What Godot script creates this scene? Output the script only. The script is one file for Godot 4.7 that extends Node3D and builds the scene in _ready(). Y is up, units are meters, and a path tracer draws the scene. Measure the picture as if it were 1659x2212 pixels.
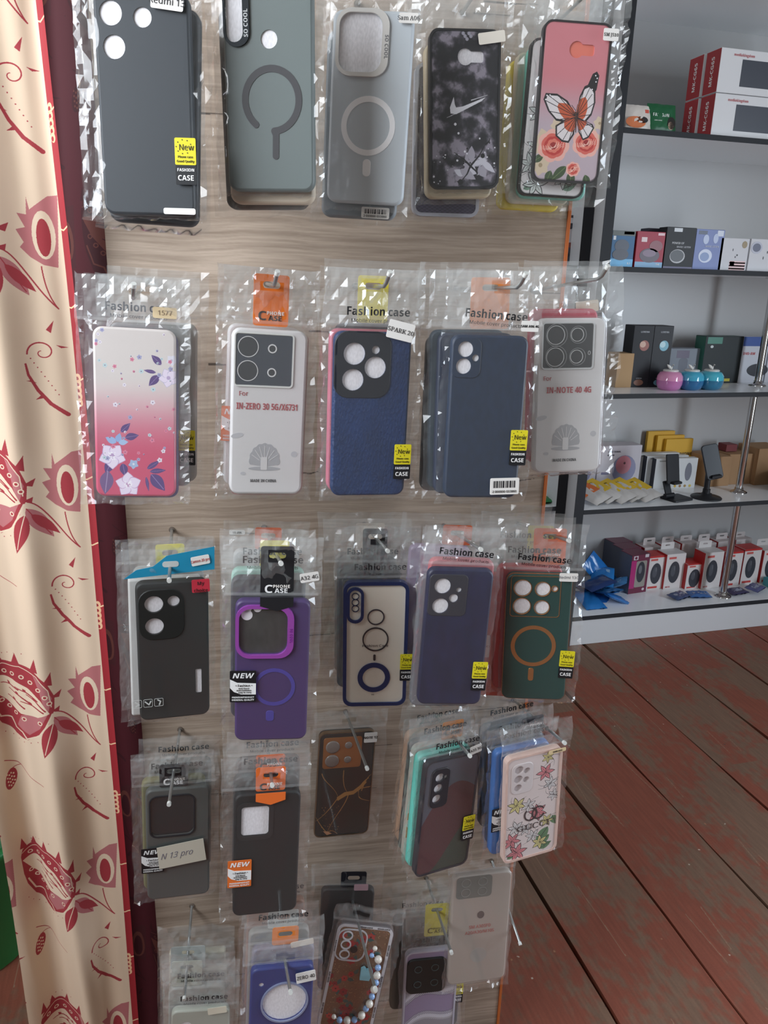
extends Node3D
# A phone-accessory shop: a wood-look hook panel full of bagged phone cases beside a curtain,
# a white shelf unit with boxed goods behind it, a worn red plank floor. Metres, y up.
# The room is square to the world axes; the hook panel stands turned a few degrees in it.

var P := Transform3D(Basis(Vector3.UP, -0.0907571), Vector3.ZERO)   # panel frame: x along the board, z out of it
var M := {}
var taken := {}
var noise := FastNoiseLite.new()
var rng := RandomNumberGenerator.new()
var sans: SystemFont
var bold: SystemFont
var serif: SystemFont
var texts := {}

# ------------------------------------------------------------------ helpers: materials
func C(r: int, g: int, b: int, a := 1.0) -> Color:
	return Color(r / 255.0, g / 255.0, b / 255.0, a)

func mat(c: Color, rough := 0.6, metal := 0.0, coat := 0.0) -> StandardMaterial3D:
	var key := "%s|%.2f|%.2f|%.2f" % [c.to_html(), rough, metal, coat]
	if M.has(key):
		return M[key]
	var m := StandardMaterial3D.new()
	m.albedo_color = c
	m.roughness = rough
	m.metallic = metal
	if coat > 0.0:
		m.clearcoat_enabled = true
		m.clearcoat = coat
		m.clearcoat_roughness = 0.12
	if c.a < 1.0:
		m.transparency = BaseMaterial3D.TRANSPARENCY_ALPHA
	M[key] = m
	return m

func tmat(t: Texture2D, rough := 0.6, coat := 0.0) -> StandardMaterial3D:
	var m := StandardMaterial3D.new()
	m.albedo_texture = t
	m.roughness = rough
	if coat > 0.0:
		m.clearcoat_enabled = true
		m.clearcoat = coat
		m.clearcoat_roughness = 0.15
	return m

# ------------------------------------------------------------------ helpers: nodes
func numbered(called: String) -> String:
	var n: int = taken.get(called, 0)
	taken[called] = n + 1
	return called if n == 0 else "%s_%03d" % [called, n]

func thing(called: String, label: String, category: String, at := Transform3D(), group := "") -> Node3D:
	var o := Node3D.new()
	o.name = numbered(called)
	add_child(o)
	o.transform = at
	o.set_meta("label", label)
	o.set_meta("category", category)
	if group:
		o.set_meta("group", group)
	return o

func struct(called: String, mesh: Mesh, m: Material, at := Transform3D()) -> MeshInstance3D:
	var o := MeshInstance3D.new()
	o.name = numbered(called)
	o.mesh = mesh
	o.material_override = m
	o.transform = at
	o.set_meta("kind", "structure")
	add_child(o)
	return o

func obj(called: String, mesh: Mesh, m: Material, parent: Node, at := Transform3D()) -> MeshInstance3D:
	var o := MeshInstance3D.new()
	o.name = called
	o.mesh = mesh
	o.material_override = m
	o.transform = at
	parent.add_child(o, true)
	return o

func at(x: float, y: float, z: float, yaw := 0.0, pitch := 0.0, roll := 0.0) -> Transform3D:
	return Transform3D(Basis.from_euler(Vector3(deg_to_rad(pitch), deg_to_rad(yaw), deg_to_rad(roll))), Vector3(x, y, z))

# ------------------------------------------------------------------ helpers: shapes
func begin() -> SurfaceTool:
	var st := SurfaceTool.new()
	st.begin(Mesh.PRIMITIVE_TRIANGLES)
	return st

func done(st: SurfaceTool) -> ArrayMesh:
	st.generate_normals()
	return st.commit()

func tri(st: SurfaceTool, a: Vector3, b: Vector3, c: Vector3) -> void:   # counter-clockwise seen from outside
	st.add_vertex(a)
	st.add_vertex(c)
	st.add_vertex(b)

func quad(st: SurfaceTool, a: Vector3, b: Vector3, c: Vector3, d: Vector3) -> void:
	tri(st, a, b, c)
	tri(st, a, c, d)

func rr(w: float, h: float, r: float, cx := 0.0, cy := 0.0, n := 5, mid := 0) -> PackedVector2Array:   # rounded rectangle, counter-clockwise
	var p := PackedVector2Array()
	r = clampf(r, 0.00005, minf(w, h) * 0.4999)
	var cs := [Vector2(w / 2 - r, -h / 2 + r), Vector2(w / 2 - r, h / 2 - r), Vector2(-w / 2 + r, h / 2 - r), Vector2(-w / 2 + r, -h / 2 + r)]
	for k in 4:
		for i in n + 1:
			var a := -PI / 2 + k * PI / 2 + i * PI / 2 / n
			p.append(cs[k] + Vector2(cos(a), sin(a)) * r + Vector2(cx, cy))
		if mid:
			var a2 := k * PI / 2
			var e0: Vector2 = cs[k] + Vector2(cos(a2), sin(a2)) * r + Vector2(cx, cy)
			var e1: Vector2 = cs[(k + 1) % 4] + Vector2(cos(a2), sin(a2)) * r + Vector2(cx, cy)
			for i in mid:
				p.append(e0.lerp(e1, (i + 1.0) / (mid + 1.0)))
	return p

func circ(cx: float, cy: float, r: float, n := 24, ry := -1.0) -> PackedVector2Array:
	var p := PackedVector2Array()
	for i in n:
		p.append(Vector2(cx + cos(TAU * i / n) * r, cy + sin(TAU * i / n) * (r if ry < 0 else ry)))
	return p

func v3(p: Vector2, z: float) -> Vector3:
	return Vector3(p.x, p.y, z)

# a rounded slab, front face at z = 0, back at -th; holes go through it
func plate(w: float, h: float, r: float, th: float, bev := 0.001, holes: Array = [], backed := false, mid := 0, cx := 0.0, cy := 0.0) -> ArrayMesh:
	var st := begin()
	var rings := []
	for e in [[0.0, -th], [0.0, -bev], [bev * 0.3, -bev * 0.3], [bev, 0.0]]:
		rings.append([rr(w - 2 * e[0], h - 2 * e[0], r - e[0], cx, cy, 5, mid), e[1]])
	st.set_smooth_group(0)
	for i in 3:
		var a: PackedVector2Array = rings[i][0]
		var b: PackedVector2Array = rings[i + 1][0]
		for k in a.size():
			var j := (k + 1) % a.size()
			uvq(st, w, h, [v3(a[k], rings[i][1]), v3(a[j], rings[i][1]), v3(b[j], rings[i + 1][1]), v3(b[k], rings[i + 1][1])])
	st.set_smooth_group(-1)
	cap(st, rings[3][0], holes, 0.0, w, h, cx, cy, false)
	if backed:
		cap(st, rings[0][0], holes, -th, w, h, cx, cy, true)
	for hole: PackedVector2Array in holes:
		for k in hole.size():
			var j := (k + 1) % hole.size()
			uvq(st, w, h, [v3(hole[k], 0), v3(hole[j], 0), v3(hole[j], -minf(th, 0.004)), v3(hole[k], -minf(th, 0.004))])
	return done(st)

func uvq(st: SurfaceTool, w: float, h: float, q: Array) -> void:
	for i in [0, 2, 1, 0, 3, 2]:
		st.set_uv(Vector2(q[i].x / w + 0.5, 0.5 - q[i].y / h))
		st.add_vertex(q[i])

func cap(st: SurfaceTool, outer: PackedVector2Array, holes: Array, z: float, w: float, h: float, cx: float, cy: float, flip: bool) -> void:
	var pts := outer.duplicate()
	var tris := PackedInt32Array()
	if holes.is_empty():
		pts.append(Vector2(cx, cy))
		for k in outer.size():
			tris.append_array([outer.size(), k, (k + 1) % outer.size()])
	else:
		for hole: PackedVector2Array in holes:
			pts.append_array(hole)
		var all := Geometry2D.triangulate_delaunay(scaled(pts, 1000.0))
		for t in all.size() / 3:
			var m := (pts[all[t * 3]] + pts[all[t * 3 + 1]] + pts[all[t * 3 + 2]]) / 3.0
			var keep := Geometry2D.is_point_in_polygon(m * 1000.0, scaled(outer, 1000.0))
			for hole: PackedVector2Array in holes:
				if keep and Geometry2D.is_point_in_polygon(m * 1000.0, scaled(hole, 1000.0)):
					keep = false
			if keep:
				tris.append_array([all[t * 3], all[t * 3 + 1], all[t * 3 + 2]])
	for t in tris.size() / 3:
		var a := pts[tris[t * 3]]
		var b := pts[tris[t * 3 + 1]]
		var c := pts[tris[t * 3 + 2]]
		if ((b - a).cross(c - a) < 0.0) != flip:
			var s := b
			b = c
			c = s
		for p in [a, c, b]:
			st.set_uv(Vector2((p.x - cx) / w + 0.5, 0.5 - (p.y - cy) / h))
			st.add_vertex(v3(p, z))

# a flat ring between two outlines with as many points
func ring(outer: PackedVector2Array, inner: PackedVector2Array, z0: float, z1: float) -> ArrayMesh:
	var st := begin()
	st.set_smooth_group(-1)
	for k in outer.size():
		var j := (k + 1) % outer.size()
		quad(st, v3(outer[k], z1), v3(outer[j], z1), v3(inner[j], z1), v3(inner[k], z1))
		quad(st, v3(outer[k], z0), v3(outer[j], z0), v3(outer[j], z1), v3(outer[k], z1))
		quad(st, v3(inner[j], z0), v3(inner[k], z0), v3(inner[k], z1), v3(inner[j], z1))
	return done(st)

# a flat shape from any outline
func flat(outline: PackedVector2Array, z0: float, z1: float) -> ArrayMesh:
	var st := begin()
	st.set_smooth_group(-1)
	var p := outline
	if Geometry2D.is_polygon_clockwise(p):
		p.reverse()
	var t := Geometry2D.triangulate_polygon(scaled(p, 1000.0))
	for i in t.size() / 3:
		var a := p[t[i * 3]]
		var b := p[t[i * 3 + 1]]
		var c := p[t[i * 3 + 2]]
		if (b - a).cross(c - a) < 0.0:
			var s := b
			b = c
			c = s
		tri(st, v3(a, z1), v3(b, z1), v3(c, z1))
	for k in p.size():
		var j := (k + 1) % p.size()
		quad(st, v3(p[k], z0), v3(p[j], z0), v3(p[j], z1), v3(p[k], z1))
	return done(st)

func stroke(points: Array, w: float, z0: float, z1: float) -> ArrayMesh:   # a flat stroke along a line
	var o := Geometry2D.offset_polyline(scaled(PackedVector2Array(points), 10000.0), w * 5000.0, Geometry2D.JOIN_ROUND, Geometry2D.END_ROUND)
	return flat(scaled(o[0], 0.0001), z0, z1)

func scaled(p: PackedVector2Array, k: float) -> PackedVector2Array:   # the 2D routines want numbers well above their tolerances
	var q := PackedVector2Array()
	for v in p:
		q.append(v * k)
	return q

func loft(rings: Array, closed_ends := true) -> ArrayMesh:
	var st := begin()
	st.set_smooth_group(0)
	for i in rings.size() - 1:
		var a: PackedVector3Array = rings[i]
		var b: PackedVector3Array = rings[i + 1]
		for k in a.size():
			var j := (k + 1) % a.size()
			quad(st, a[k], a[j], b[j], b[k])
	st.set_smooth_group(-1)
	if closed_ends:
		for e in [0, rings.size() - 1]:
			var a: PackedVector3Array = rings[e]
			var m := Vector3.ZERO
			for p in a:
				m += p / a.size()
			for k in a.size():
				var j := (k + 1) % a.size()
				if e == 0:
					tri(st, m, a[j], a[k])
				else:
					tri(st, m, a[k], a[j])
	return done(st)

func tube(path: Array, r: float, n := 10) -> ArrayMesh:
	var rings := []
	for i in path.size():
		var d: Vector3 = (path[mini(i + 1, path.size() - 1)] - path[maxi(i - 1, 0)]).normalized()
		var u := d.cross(Vector3.UP if absf(d.y) < 0.9 else Vector3.RIGHT).normalized()
		var v := d.cross(u)
		var ringp := PackedVector3Array()
		for k in n:
			ringp.append(path[i] + (u * cos(TAU * k / n) + v * sin(TAU * k / n)) * r)
		rings.append(ringp)
	return loft(rings)

func lathe(profile: Array, n := 24) -> ArrayMesh:   # [radius, height] upward
	var rings := []
	for e in profile:
		var ringp := PackedVector3Array()
		for k in n:
			ringp.append(Vector3(cos(TAU * k / n) * e[0], e[1], -sin(TAU * k / n) * e[0]))
		rings.append(ringp)
	return loft(rings)

func box(w: float, h: float, d: float, bev := 0.0012) -> ArrayMesh:   # base at y = 0, centred in x and z
	var rings := []
	for e in [[bev, 0.0], [0.0, bev], [0.0, h - bev], [bev, h]]:
		var o := rr(w - 2 * e[0], d - 2 * e[0], 0.0004, 0, 0, 1)
		var ringp := PackedVector3Array()
		for p in o:
			ringp.append(Vector3(p.x, e[1], -p.y))
		rings.append(ringp)
	var st := begin()
	st.set_smooth_group(-1)
	for i in 3:
		for k in rings[i].size():
			var j: int = (k + 1) % rings[i].size()
			quad(st, rings[i][k], rings[i][j], rings[i + 1][j], rings[i + 1][k])
	for k in rings[0].size():
		var j: int = (k + 1) % rings[0].size()
		tri(st, Vector3.ZERO, rings[0][j], rings[0][k])
		tri(st, Vector3(0, h, 0), rings[3][k], rings[3][j])
	return done(st)

func boxat(x0: float, x1: float, y0: float, y1: float, z0: float, z1: float, bev := 0.0015) -> Array:   # mesh and transform
	return [box(x1 - x0, y1 - y0, z1 - z0, bev), Transform3D(Basis(), Vector3((x0 + x1) / 2, y0, (z0 + z1) / 2))]

func pillow(w: float, h: float, t: float, seed_at: float, n := 10) -> ArrayMesh:   # a filled packet with flat seams
	var st := begin()
	st.set_smooth_group(0)
	for side in [1.0, -1.0]:
		for i in n:
			for j in n:
				var c := []
				for e in [[i, j], [i + 1, j], [i + 1, j + 1], [i, j + 1]]:
					var u: float = e[0] * 2.0 / n - 1.0
					var v: float = e[1] * 2.0 / n - 1.0
					var z: float = t / 2 * (1.0 - pow(absf(u), 4.0)) * (1.0 - pow(absf(v), 6.0)) + 0.0003
					z += 0.0035 * noise.get_noise_3d(u * 90.0, v * 90.0, seed_at * 50.0) * (1.0 - pow(absf(u), 8.0))
					c.append(Vector3(u * w / 2, v * h / 2, maxf(z, 0.0002) * side))
				if side > 0:
					quad(st, c[0], c[1], c[2], c[3])
				else:
					quad(st, c[0], c[3], c[2], c[1])
	return done(st)

func words(s: String, cap_h: float, m: Material, parent: Node, x: float, y: float, z: float, o := {}) -> MeshInstance3D:
	var f: SystemFont = serif if o.get("serif", false) else bold if o.get("bold", false) else sans
	var key := [s, cap_h, f, o.get("slant", 0.0)]
	if not texts.has(key):
		var tm := TextMesh.new()
		tm.font = f
		tm.text = s
		tm.font_size = 24
		tm.pixel_size = cap_h / (24.0 * 0.72)
		tm.depth = 0.00025
		tm.curve_step = 1.4
		tm.horizontal_alignment = HORIZONTAL_ALIGNMENT_CENTER
		tm.vertical_alignment = VERTICAL_ALIGNMENT_CENTER
		texts[key] = tm
	var b := Basis.from_euler(Vector3(0, 0, deg_to_rad(o.get("turn", 0.0)))) * Basis(Vector3(o.get("wide", 1.0), 0, 0), Vector3(o.get("slant", 0.0), 1, 0), Vector3(0, 0, 1))
	return obj("lettering", texts[key], m, parent, Transform3D(b, Vector3(x, y, z)))

# ------------------------------------------------------------------ helpers: printed pictures
func pic(w: int, h: int, c: Color) -> Image:
	var im := Image.create(w, h, false, Image.FORMAT_RGB8)
	im.fill(c)
	return im

func tex(im: Image) -> ImageTexture:
	return ImageTexture.create_from_image(im)

func fillp(im: Image, p: PackedVector2Array, c: Color) -> void:
	var lo := 1e9
	var hi := -1e9
	for q in p:
		lo = minf(lo, q.y)
		hi = maxf(hi, q.y)
	for y in range(maxi(0, int(lo)), mini(im.get_height(), int(hi) + 1)):
		var xs := []
		var yy := y + 0.5
		for k in p.size():
			var a := p[k]
			var b := p[(k + 1) % p.size()]
			if (a.y <= yy) != (b.y <= yy):
				xs.append(a.x + (yy - a.y) / (b.y - a.y) * (b.x - a.x))
		xs.sort()
		for k in xs.size() / 2:
			var x0 := int(round(xs[k * 2]))
			var x1 := int(round(xs[k * 2 + 1]))
			if x1 > x0:
				im.fill_rect(Rect2i(x0, y, x1 - x0, 1), c)

func dot(im: Image, x: float, y: float, r: float, c: Color, ry := -1.0, turn := 0.0) -> void:
	var p := PackedVector2Array()
	for i in 20:
		p.append(Vector2(x, y) + (Vector2(cos(TAU * i / 20) * r, sin(TAU * i / 20) * (r if ry < 0 else ry))).rotated(turn))
	fillp(im, p, c)

func pen(im: Image, pts: Array, w: float, c: Color, w1 := -1.0) -> void:
	for i in pts.size() - 1:
		var a: Vector2 = pts[i]
		var b: Vector2 = pts[i + 1]
		var t0 := lerpf(w, w1 if w1 >= 0 else w, float(i) / (pts.size() - 1))
		var t1 := lerpf(w, w1 if w1 >= 0 else w, (i + 1.0) / (pts.size() - 1))
		var n := (b - a).normalized().orthogonal() / 2.0
		fillp(im, PackedVector2Array([a + n * t0, b + n * t1, b - n * t1, a - n * t0]), c)
		if t1 > 1.5:
			dot(im, b.x, b.y, t1 / 2, c)

func bez(a: Vector2, b: Vector2, c: Vector2, d: Vector2, n := 14) -> Array:
	var out := []
	for i in n + 1:
		out.append(a.bezier_interpolate(b, c, d, float(i) / n))
	return out

func leaf(im: Image, base: Vector2, ang: float, length: float, wide: float, c: Color, vein := Color(0, 0, 0, 0)) -> void:
	var p := PackedVector2Array()
	var d := Vector2.from_angle(ang)
	var n := d.orthogonal()
	for i in 13:
		var t := i / 12.0
		p.append(base + d * length * t + n * wide / 2 * sin(PI * pow(t, 0.8)))
	for i in range(11, 0, -1):
		var t := i / 12.0
		p.append(base + d * length * t - n * wide / 2 * sin(PI * pow(t, 0.8)))
	fillp(im, p, c)
	if vein.a > 0:
		pen(im, [base, base + d * length * 0.9], maxf(1.0, wide * 0.06), vein)

func blossom(im: Image, x: float, y: float, r: float, n: int, c: Color, heart: Color, turn := 0.0, edge := Color(0, 0, 0, 0)) -> void:
	for i in n:
		if edge.a > 0:
			leaf(im, Vector2(x, y), turn + TAU * i / n, r * 1.04, r * 0.98, edge)
		leaf(im, Vector2(x, y), turn + TAU * i / n, r, r * 0.86, c)
	dot(im, x, y, r * 0.2, heart)

# ------------------------------------------------------------------ bagged phone cases
# pose of each front case in the panel frame: x, y, z, yaw, pitch, roll, width, height
var POSE := {
	"1A": [-0.081, 1.383, 0.202, -9.0, -3.0, 0.0, 0.0770, 0.1695], "1B": [0.021, 1.406, 0.184, -14.4, -0.9, 0.6, 0.0772, 0.1645],
	"1C": [0.117, 1.406, 0.123, -15.4, -0.2, -2.1, 0.0759, 0.1672], "1D": [0.224, 1.42, 0.076, -0.9, -1.7, 2.5, 0.0728, 0.1483],
	"1E": [0.341, 1.434, 0.072, -2.9, -0.5, -0.4, 0.0722, 0.1516],
	"2A": [-0.113, 1.118, 0.149, 4.1, -3.9, -2.8, 0.0768, 0.1653], "2B": [0.016, 1.116, 0.138, 5.6, -0.6, -2.9, 0.075, 0.1691],
	"2C": [0.117, 1.119, 0.172, 1.4, 0.9, -0.9, 0.0768, 0.1655], "2D": [0.232, 1.119, 0.188, -4.0, -1.1, -0.5, 0.0771, 0.1648],
	"2E": [0.341, 1.134, 0.138, -1.4, -4.5, 1.4, 0.0762, 0.1667],
	"3A": [-0.092, 0.851, 0.133, 7.3, -0.1, -1.7, 0.0765, 0.1661], "3B": [0.014, 0.849, 0.19, -1.9, -0.2, -1.9, 0.0772, 0.1645],
	"3C": [0.142, 0.822, 0.086, -5.3, 0.0, 0.2, 0.0772, 0.1645], "3D": [0.223, 0.859, 0.154, -3.6, -1.5, -2.5, 0.0754, 0.1682],
	"3E": [0.331, 0.842, 0.131, -13.8, -0.2, 1.6, 0.0771, 0.1648],
	"4A": [-0.105, 0.563, 0.093, 3.9, 0.4, -2.5, 0.0772, 0.1646], "4B": [0.004, 0.598, 0.168, 2.7, -1.7, -2.6, 0.0763, 0.1665],
	"4C": [0.113, 0.584, 0.031, 3.2, 0.6, -2.7, 0.0765, 0.166], "4D": [0.23, 0.608, 0.14, 16.4, 0.3, -3.3, 0.0768, 0.1654],
	"4E": [0.341, 0.611, 0.142, 8.8, 2.8, 4.0, 0.0773, 0.1643],
	"5A": [-0.092, 0.222, 0.108, -1.3, -1.0, -3.0, 0.0771, 0.1647], "5B": [0.016, 0.372, 0.2, 2.0, -3.8, -3.2, 0.0758, 0.1675],
	"5C": [0.12, 0.336, 0.117, -4.7, -4.6, -10.1, 0.0755, 0.1681], "5D": [0.237, 0.24, 0.08, -0.4, -3.0, -1.2, 0.0763, 0.1666],
	"5E": [0.303, 0.366, 0.088, 1.0, -2.0, -0.1, 0.086, 0.186],
}
# hooks: x and y at the board, then the tip
var HOOK := {
	"1A": [-0.09, 1.53, -0.085, 1.535, 0.235], "1B": [0.015, 1.53, 0.018, 1.535, 0.215], "1C": [0.12, 1.53, 0.12, 1.535, 0.16], "1D": [0.235, 1.53, 0.232, 1.535, 0.13], "1E": [0.345, 1.53, 0.343, 1.535, 0.13],
	"2A": [-0.11, 1.243, -0.104, 1.229, 0.178], "2B": [0.02, 1.243, 0.023, 1.243, 0.17], "2C": [0.122, 1.243, 0.122, 1.245, 0.205], "2D": [0.243, 1.243, 0.246, 1.247, 0.215], "2E": [0.34, 1.243, 0.348, 1.257, 0.165],
	"3A": [-0.101, 0.95, -0.088, 0.95, 0.17], "3B": [0.011, 0.95, 0.024, 0.985, 0.225], "3C": [0.138, 0.95, 0.147, 0.958, 0.125], "3D": [0.243, 0.945, 0.238, 0.977, 0.182], "3E": [0.345, 0.945, 0.348, 0.975, 0.158],
	"4A": [-0.105, 0.67, -0.105, 0.668, 0.153], "4B": [0.008, 0.66, 0.012, 0.709, 0.19], "4C": [0.117, 0.68, 0.127, 0.683, 0.137], "4D": [0.243, 0.665, 0.243, 0.717, 0.176], "4E": [0.359, 0.68, 0.359, 0.726, 0.178],
	"5A": [-0.103, 0.379, -0.105, 0.352, 0.129], "5B": [0.013, 0.385, 0.027, 0.478, 0.25], "5C": [0.123, 0.392, 0.126, 0.455, 0.24], "5D": [0.243, 0.385, 0.244, 0.397, 0.15], "5E": [0.345, 0.404, 0.359, 0.348, 0.105],
}
const TH := 0.0095   # thickness of a case

func place(key: String, dx := 0.0, dy := 0.0, dz := 0.0, droll := 0.0, dyaw := 0.0) -> Transform3D:
	var p: Array = POSE[key]
	return at(p[0] + dx, p[1] + dy, p[2] + dz, p[3] + dyaw, p[4], p[5] + droll)

func hook_at(key: String, z: float) -> Vector3:
	var h: Array = HOOK[key]
	return Vector3(h[0], h[1], 0).lerp(Vector3(h[2], h[3], h[4]), clampf(z / h[4], 0.0, 1.0))

# crumpled clear film round a case: two sheets joined at the edges, a hole punched for the hook
func film(l: float, r: float, b: float, t: float, slot: Vector2, cw: float, ch: float, seed_at: float, nx: int, ny: int, amp: float) -> Array:   # the pouch round the case, and its head above the seal
	var sheets := [[], []]
	var xs := []
	var ys := []
	for i in nx + 1:
		xs.append(lerpf(l, r, float(i) / nx))
	for j in ny + 1:
		ys.append(lerpf(b, t, float(j) / ny))
	for j in ny + 1:
		for i in nx + 1:
			var x: float = xs[i]
			var y: float = ys[j]
			var d := Vector2(maxf(0.0, absf(x) - cw / 2), maxf(0.0, absf(y) - ch / 2)).length()
			var k := exp(-d / 0.005)
			var head := y > ch / 2 + 0.004
			var cr := noise.get_noise_3d((x + y * 0.35) * (950.0 if head else 1400.0), y * (520.0 if head else 420.0), seed_at * 333.0)
			var cr2 := noise.get_noise_3d((x - y * 0.2) * 2400.0 + 500.0, y * 1000.0, seed_at * 333.0 + 90.0)
			var wob := (cr * (0.0050 if head else 0.0054) + cr2 * (0.0020 if head else 0.0032)) * amp
			var far := clampf(d / 0.012, 0.0, 1.0)
			var zf := lerpf(-TH * 0.5 + 0.0012 + wob * 1.1, 0.0012 + absf(wob) * 0.006, k)
			var zb := lerpf(-TH * 0.5 - 0.0012 + wob * 1.1, -TH - 0.0012 - absf(wob) * 0.006, k)
			var edge := i == 0 or i == nx or j == 0
			if edge:
				zf = -TH * 0.5 + wob * (0.4 + far)
				zb = zf
				x += cr * 0.0022 * amp if j > 0 else 0.0
				y += cr2 * 0.002 * amp
			sheets[0].append(Vector3(x, y, zf))
			sheets[1].append(Vector3(x, y, zb))
	var both := [begin(), begin()]
	for j in ny:
		for i in nx:
			var st: SurfaceTool = both[1 if ys[j] > ch / 2 + 0.004 else 0]
			var mx: float = (xs[i] + xs[i + 1]) / 2
			var my: float = (ys[j] + ys[j + 1]) / 2
			if absf(mx - slot.x) < 0.011 and absf(my - slot.y) < 0.0045:
				continue
			st.set_smooth_group(0 if absf(mx) < cw / 2 + 0.002 and absf(my) < ch / 2 + 0.002 else -1)
			for s in 2:
				var g: Array = sheets[s]
				var a: Vector3 = g[j * (nx + 1) + i]
				var c: Vector3 = g[j * (nx + 1) + i + 1]
				var d: Vector3 = g[(j + 1) * (nx + 1) + i + 1]
				var e: Vector3 = g[(j + 1) * (nx + 1) + i]
				if s == 0:
					if (i + j) % 2:
						quad(st, a, c, d, e)
					else:
						quad(st, c, d, e, a)
				else:
					quad(st, a, e, d, c)
	return [done(both[0]), done(both[1])]

# o: l, r, b margins; seed; fine; top (extra header height); returns the bag with its slot in meta
func bag(key: String, label: String, group: String, o := {}) -> Node3D:
	var xf: Transform3D = place(key, o.get("dx", 0.0), o.get("dy", 0.0), o.get("dz", 0.0), o.get("droll", 0.0), o.get("dyaw", 0.0))
	var w: float = o.get("w", POSE[key][6])
	var h: float = o.get("h", POSE[key][7])
	var n := thing("phone_case_pouch", label, "phone case", P * xf, group)
	var hp := xf.affine_inverse() * hook_at(key, xf.origin.z)
	var slot := Vector2(clampf(hp.x, -0.022, 0.022), maxf(hp.y, h / 2 + 0.016))
	var l: float = -w / 2 - o.get("l", 0.012)
	var r: float = w / 2 + o.get("r", 0.010)
	var b: float = -h / 2 - o.get("b", 0.007)
	var t: float = slot.y + o.get("top", 0.016)
	var front: bool = not o.get("rear", false)
	var skins: Array = film(l, r, b, t, slot, w, h, o.get("seed", rng.randf() * 50.0), 26 if front else 14, 54 if front else 26, o.get("amp", 1.0))
	obj("pouch", skins[0], film_mat(o.get("haze", 0.026)), n)
	obj("pouch_head", skins[1], film_mat(o.get("haze", 0.026) + 0.055), n)
	n.set_meta("w", w)
	n.set_meta("h", h)
	n.set_meta("slot", slot)
	n.set_meta("ends", [l, r, b, t])
	if o.get("seal", true):   # the crimped line that closes the pouch above the case
		obj("seal", plate(r - l - 0.004, 0.0030, 0.0003, 0.0004, 0.0001, [], false, 0, (l + r) / 2, h / 2 + 0.0065), mat(C(236, 238, 238, 0.16), 0.4), n, at(0, 0, 0.0012 - TH * 0.3))
	if o.get("print", ""):
		var s: String = o["print"]
		var ty := h / 2 + 0.0195
		words(s, 0.0080, mat(o.get("ink", C(26, 26, 30)), 0.5), n, o.get("tx", 0.004), ty, -TH * 0.3 + 0.0016, {"bold": true, "wide": 0.92, "turn": o.get("tturn", 0.0)})
		words("Mobile cover products", 0.0033, mat(o.get("ink", C(26, 26, 30)), 0.5), n, o.get("tx", 0.004), ty - 0.0088, -TH * 0.3 + 0.0016, {"wide": 1.15, "turn": o.get("tturn", 0.0)})
	return n

func film_mat(haze: float) -> StandardMaterial3D:
	var key := "film%.3f" % haze
	if not M.has(key):
		var m := StandardMaterial3D.new()
		m.albedo_color = Color(0.93, 0.95, 0.95, haze)
		m.transparency = BaseMaterial3D.TRANSPARENCY_ALPHA
		m.roughness = 0.06
		m.metallic_specular = 0.5
		M[key] = m
	return M[key]

func uv(n: Node3D, u: float, v: float) -> Vector2:
	var w: float = n.get_meta("w")
	var h: float = n.get_meta("h")
	return Vector2((u - 0.5) * w, (0.5 - v) * h)

func ch(n: Node3D, u: float, v: float, r: float, ry := -1.0) -> PackedVector2Array:   # round camera opening
	var p := uv(n, u, v)
	return circ(p.x, p.y, r, 24, ry)

func cr(n: Node3D, u: float, v: float, w: float, h: float, r: float) -> PackedVector2Array:   # rounded opening
	var p := uv(n, u, v)
	return rr(w, h, r, p.x, p.y, 5, 4)

func case_in(n: Node3D, m: Material, holes: Array, o := {}) -> MeshInstance3D:
	var w: float = n.get_meta("w")
	var h: float = n.get_meta("h")
	var c := obj("phone_case", plate(w, h, o.get("r", 0.009), TH, o.get("bev", 0.0022), holes, false, 12), m, n)
	if o.get("foam", true) and not holes.is_empty():
		obj("foam_insert", plate(w - 0.004, h - 0.004, 0.007, 0.003, 0.0004), o.get("foam_mat", M.foam), c, at(0, 0, -0.0014))
	return c

func island(c: Node3D, n: Node3D, u: float, v: float, w: float, h: float, r: float, m: Material, holes: Array, high := 0.0012) -> MeshInstance3D:   # raised camera surround
	var p := uv(n, u, v)
	return obj("camera_surround", plate(w, h, r, high + 0.0005, 0.0008, holes, false, 4, p.x, p.y), m, c, at(0, 0, high))

func ringon(c: Node3D, called: String, p: Vector2, r: float, t: float, m: Material, high := 0.0006, ry := -1.0) -> MeshInstance3D:
	var k := 1.0 if ry < 0 else ry / r
	return obj(called, ring(circ(p.x, p.y, r, 36, r * k), circ(p.x, p.y, r - t, 36, r * k - t), -0.0004, high), m, c)

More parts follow.
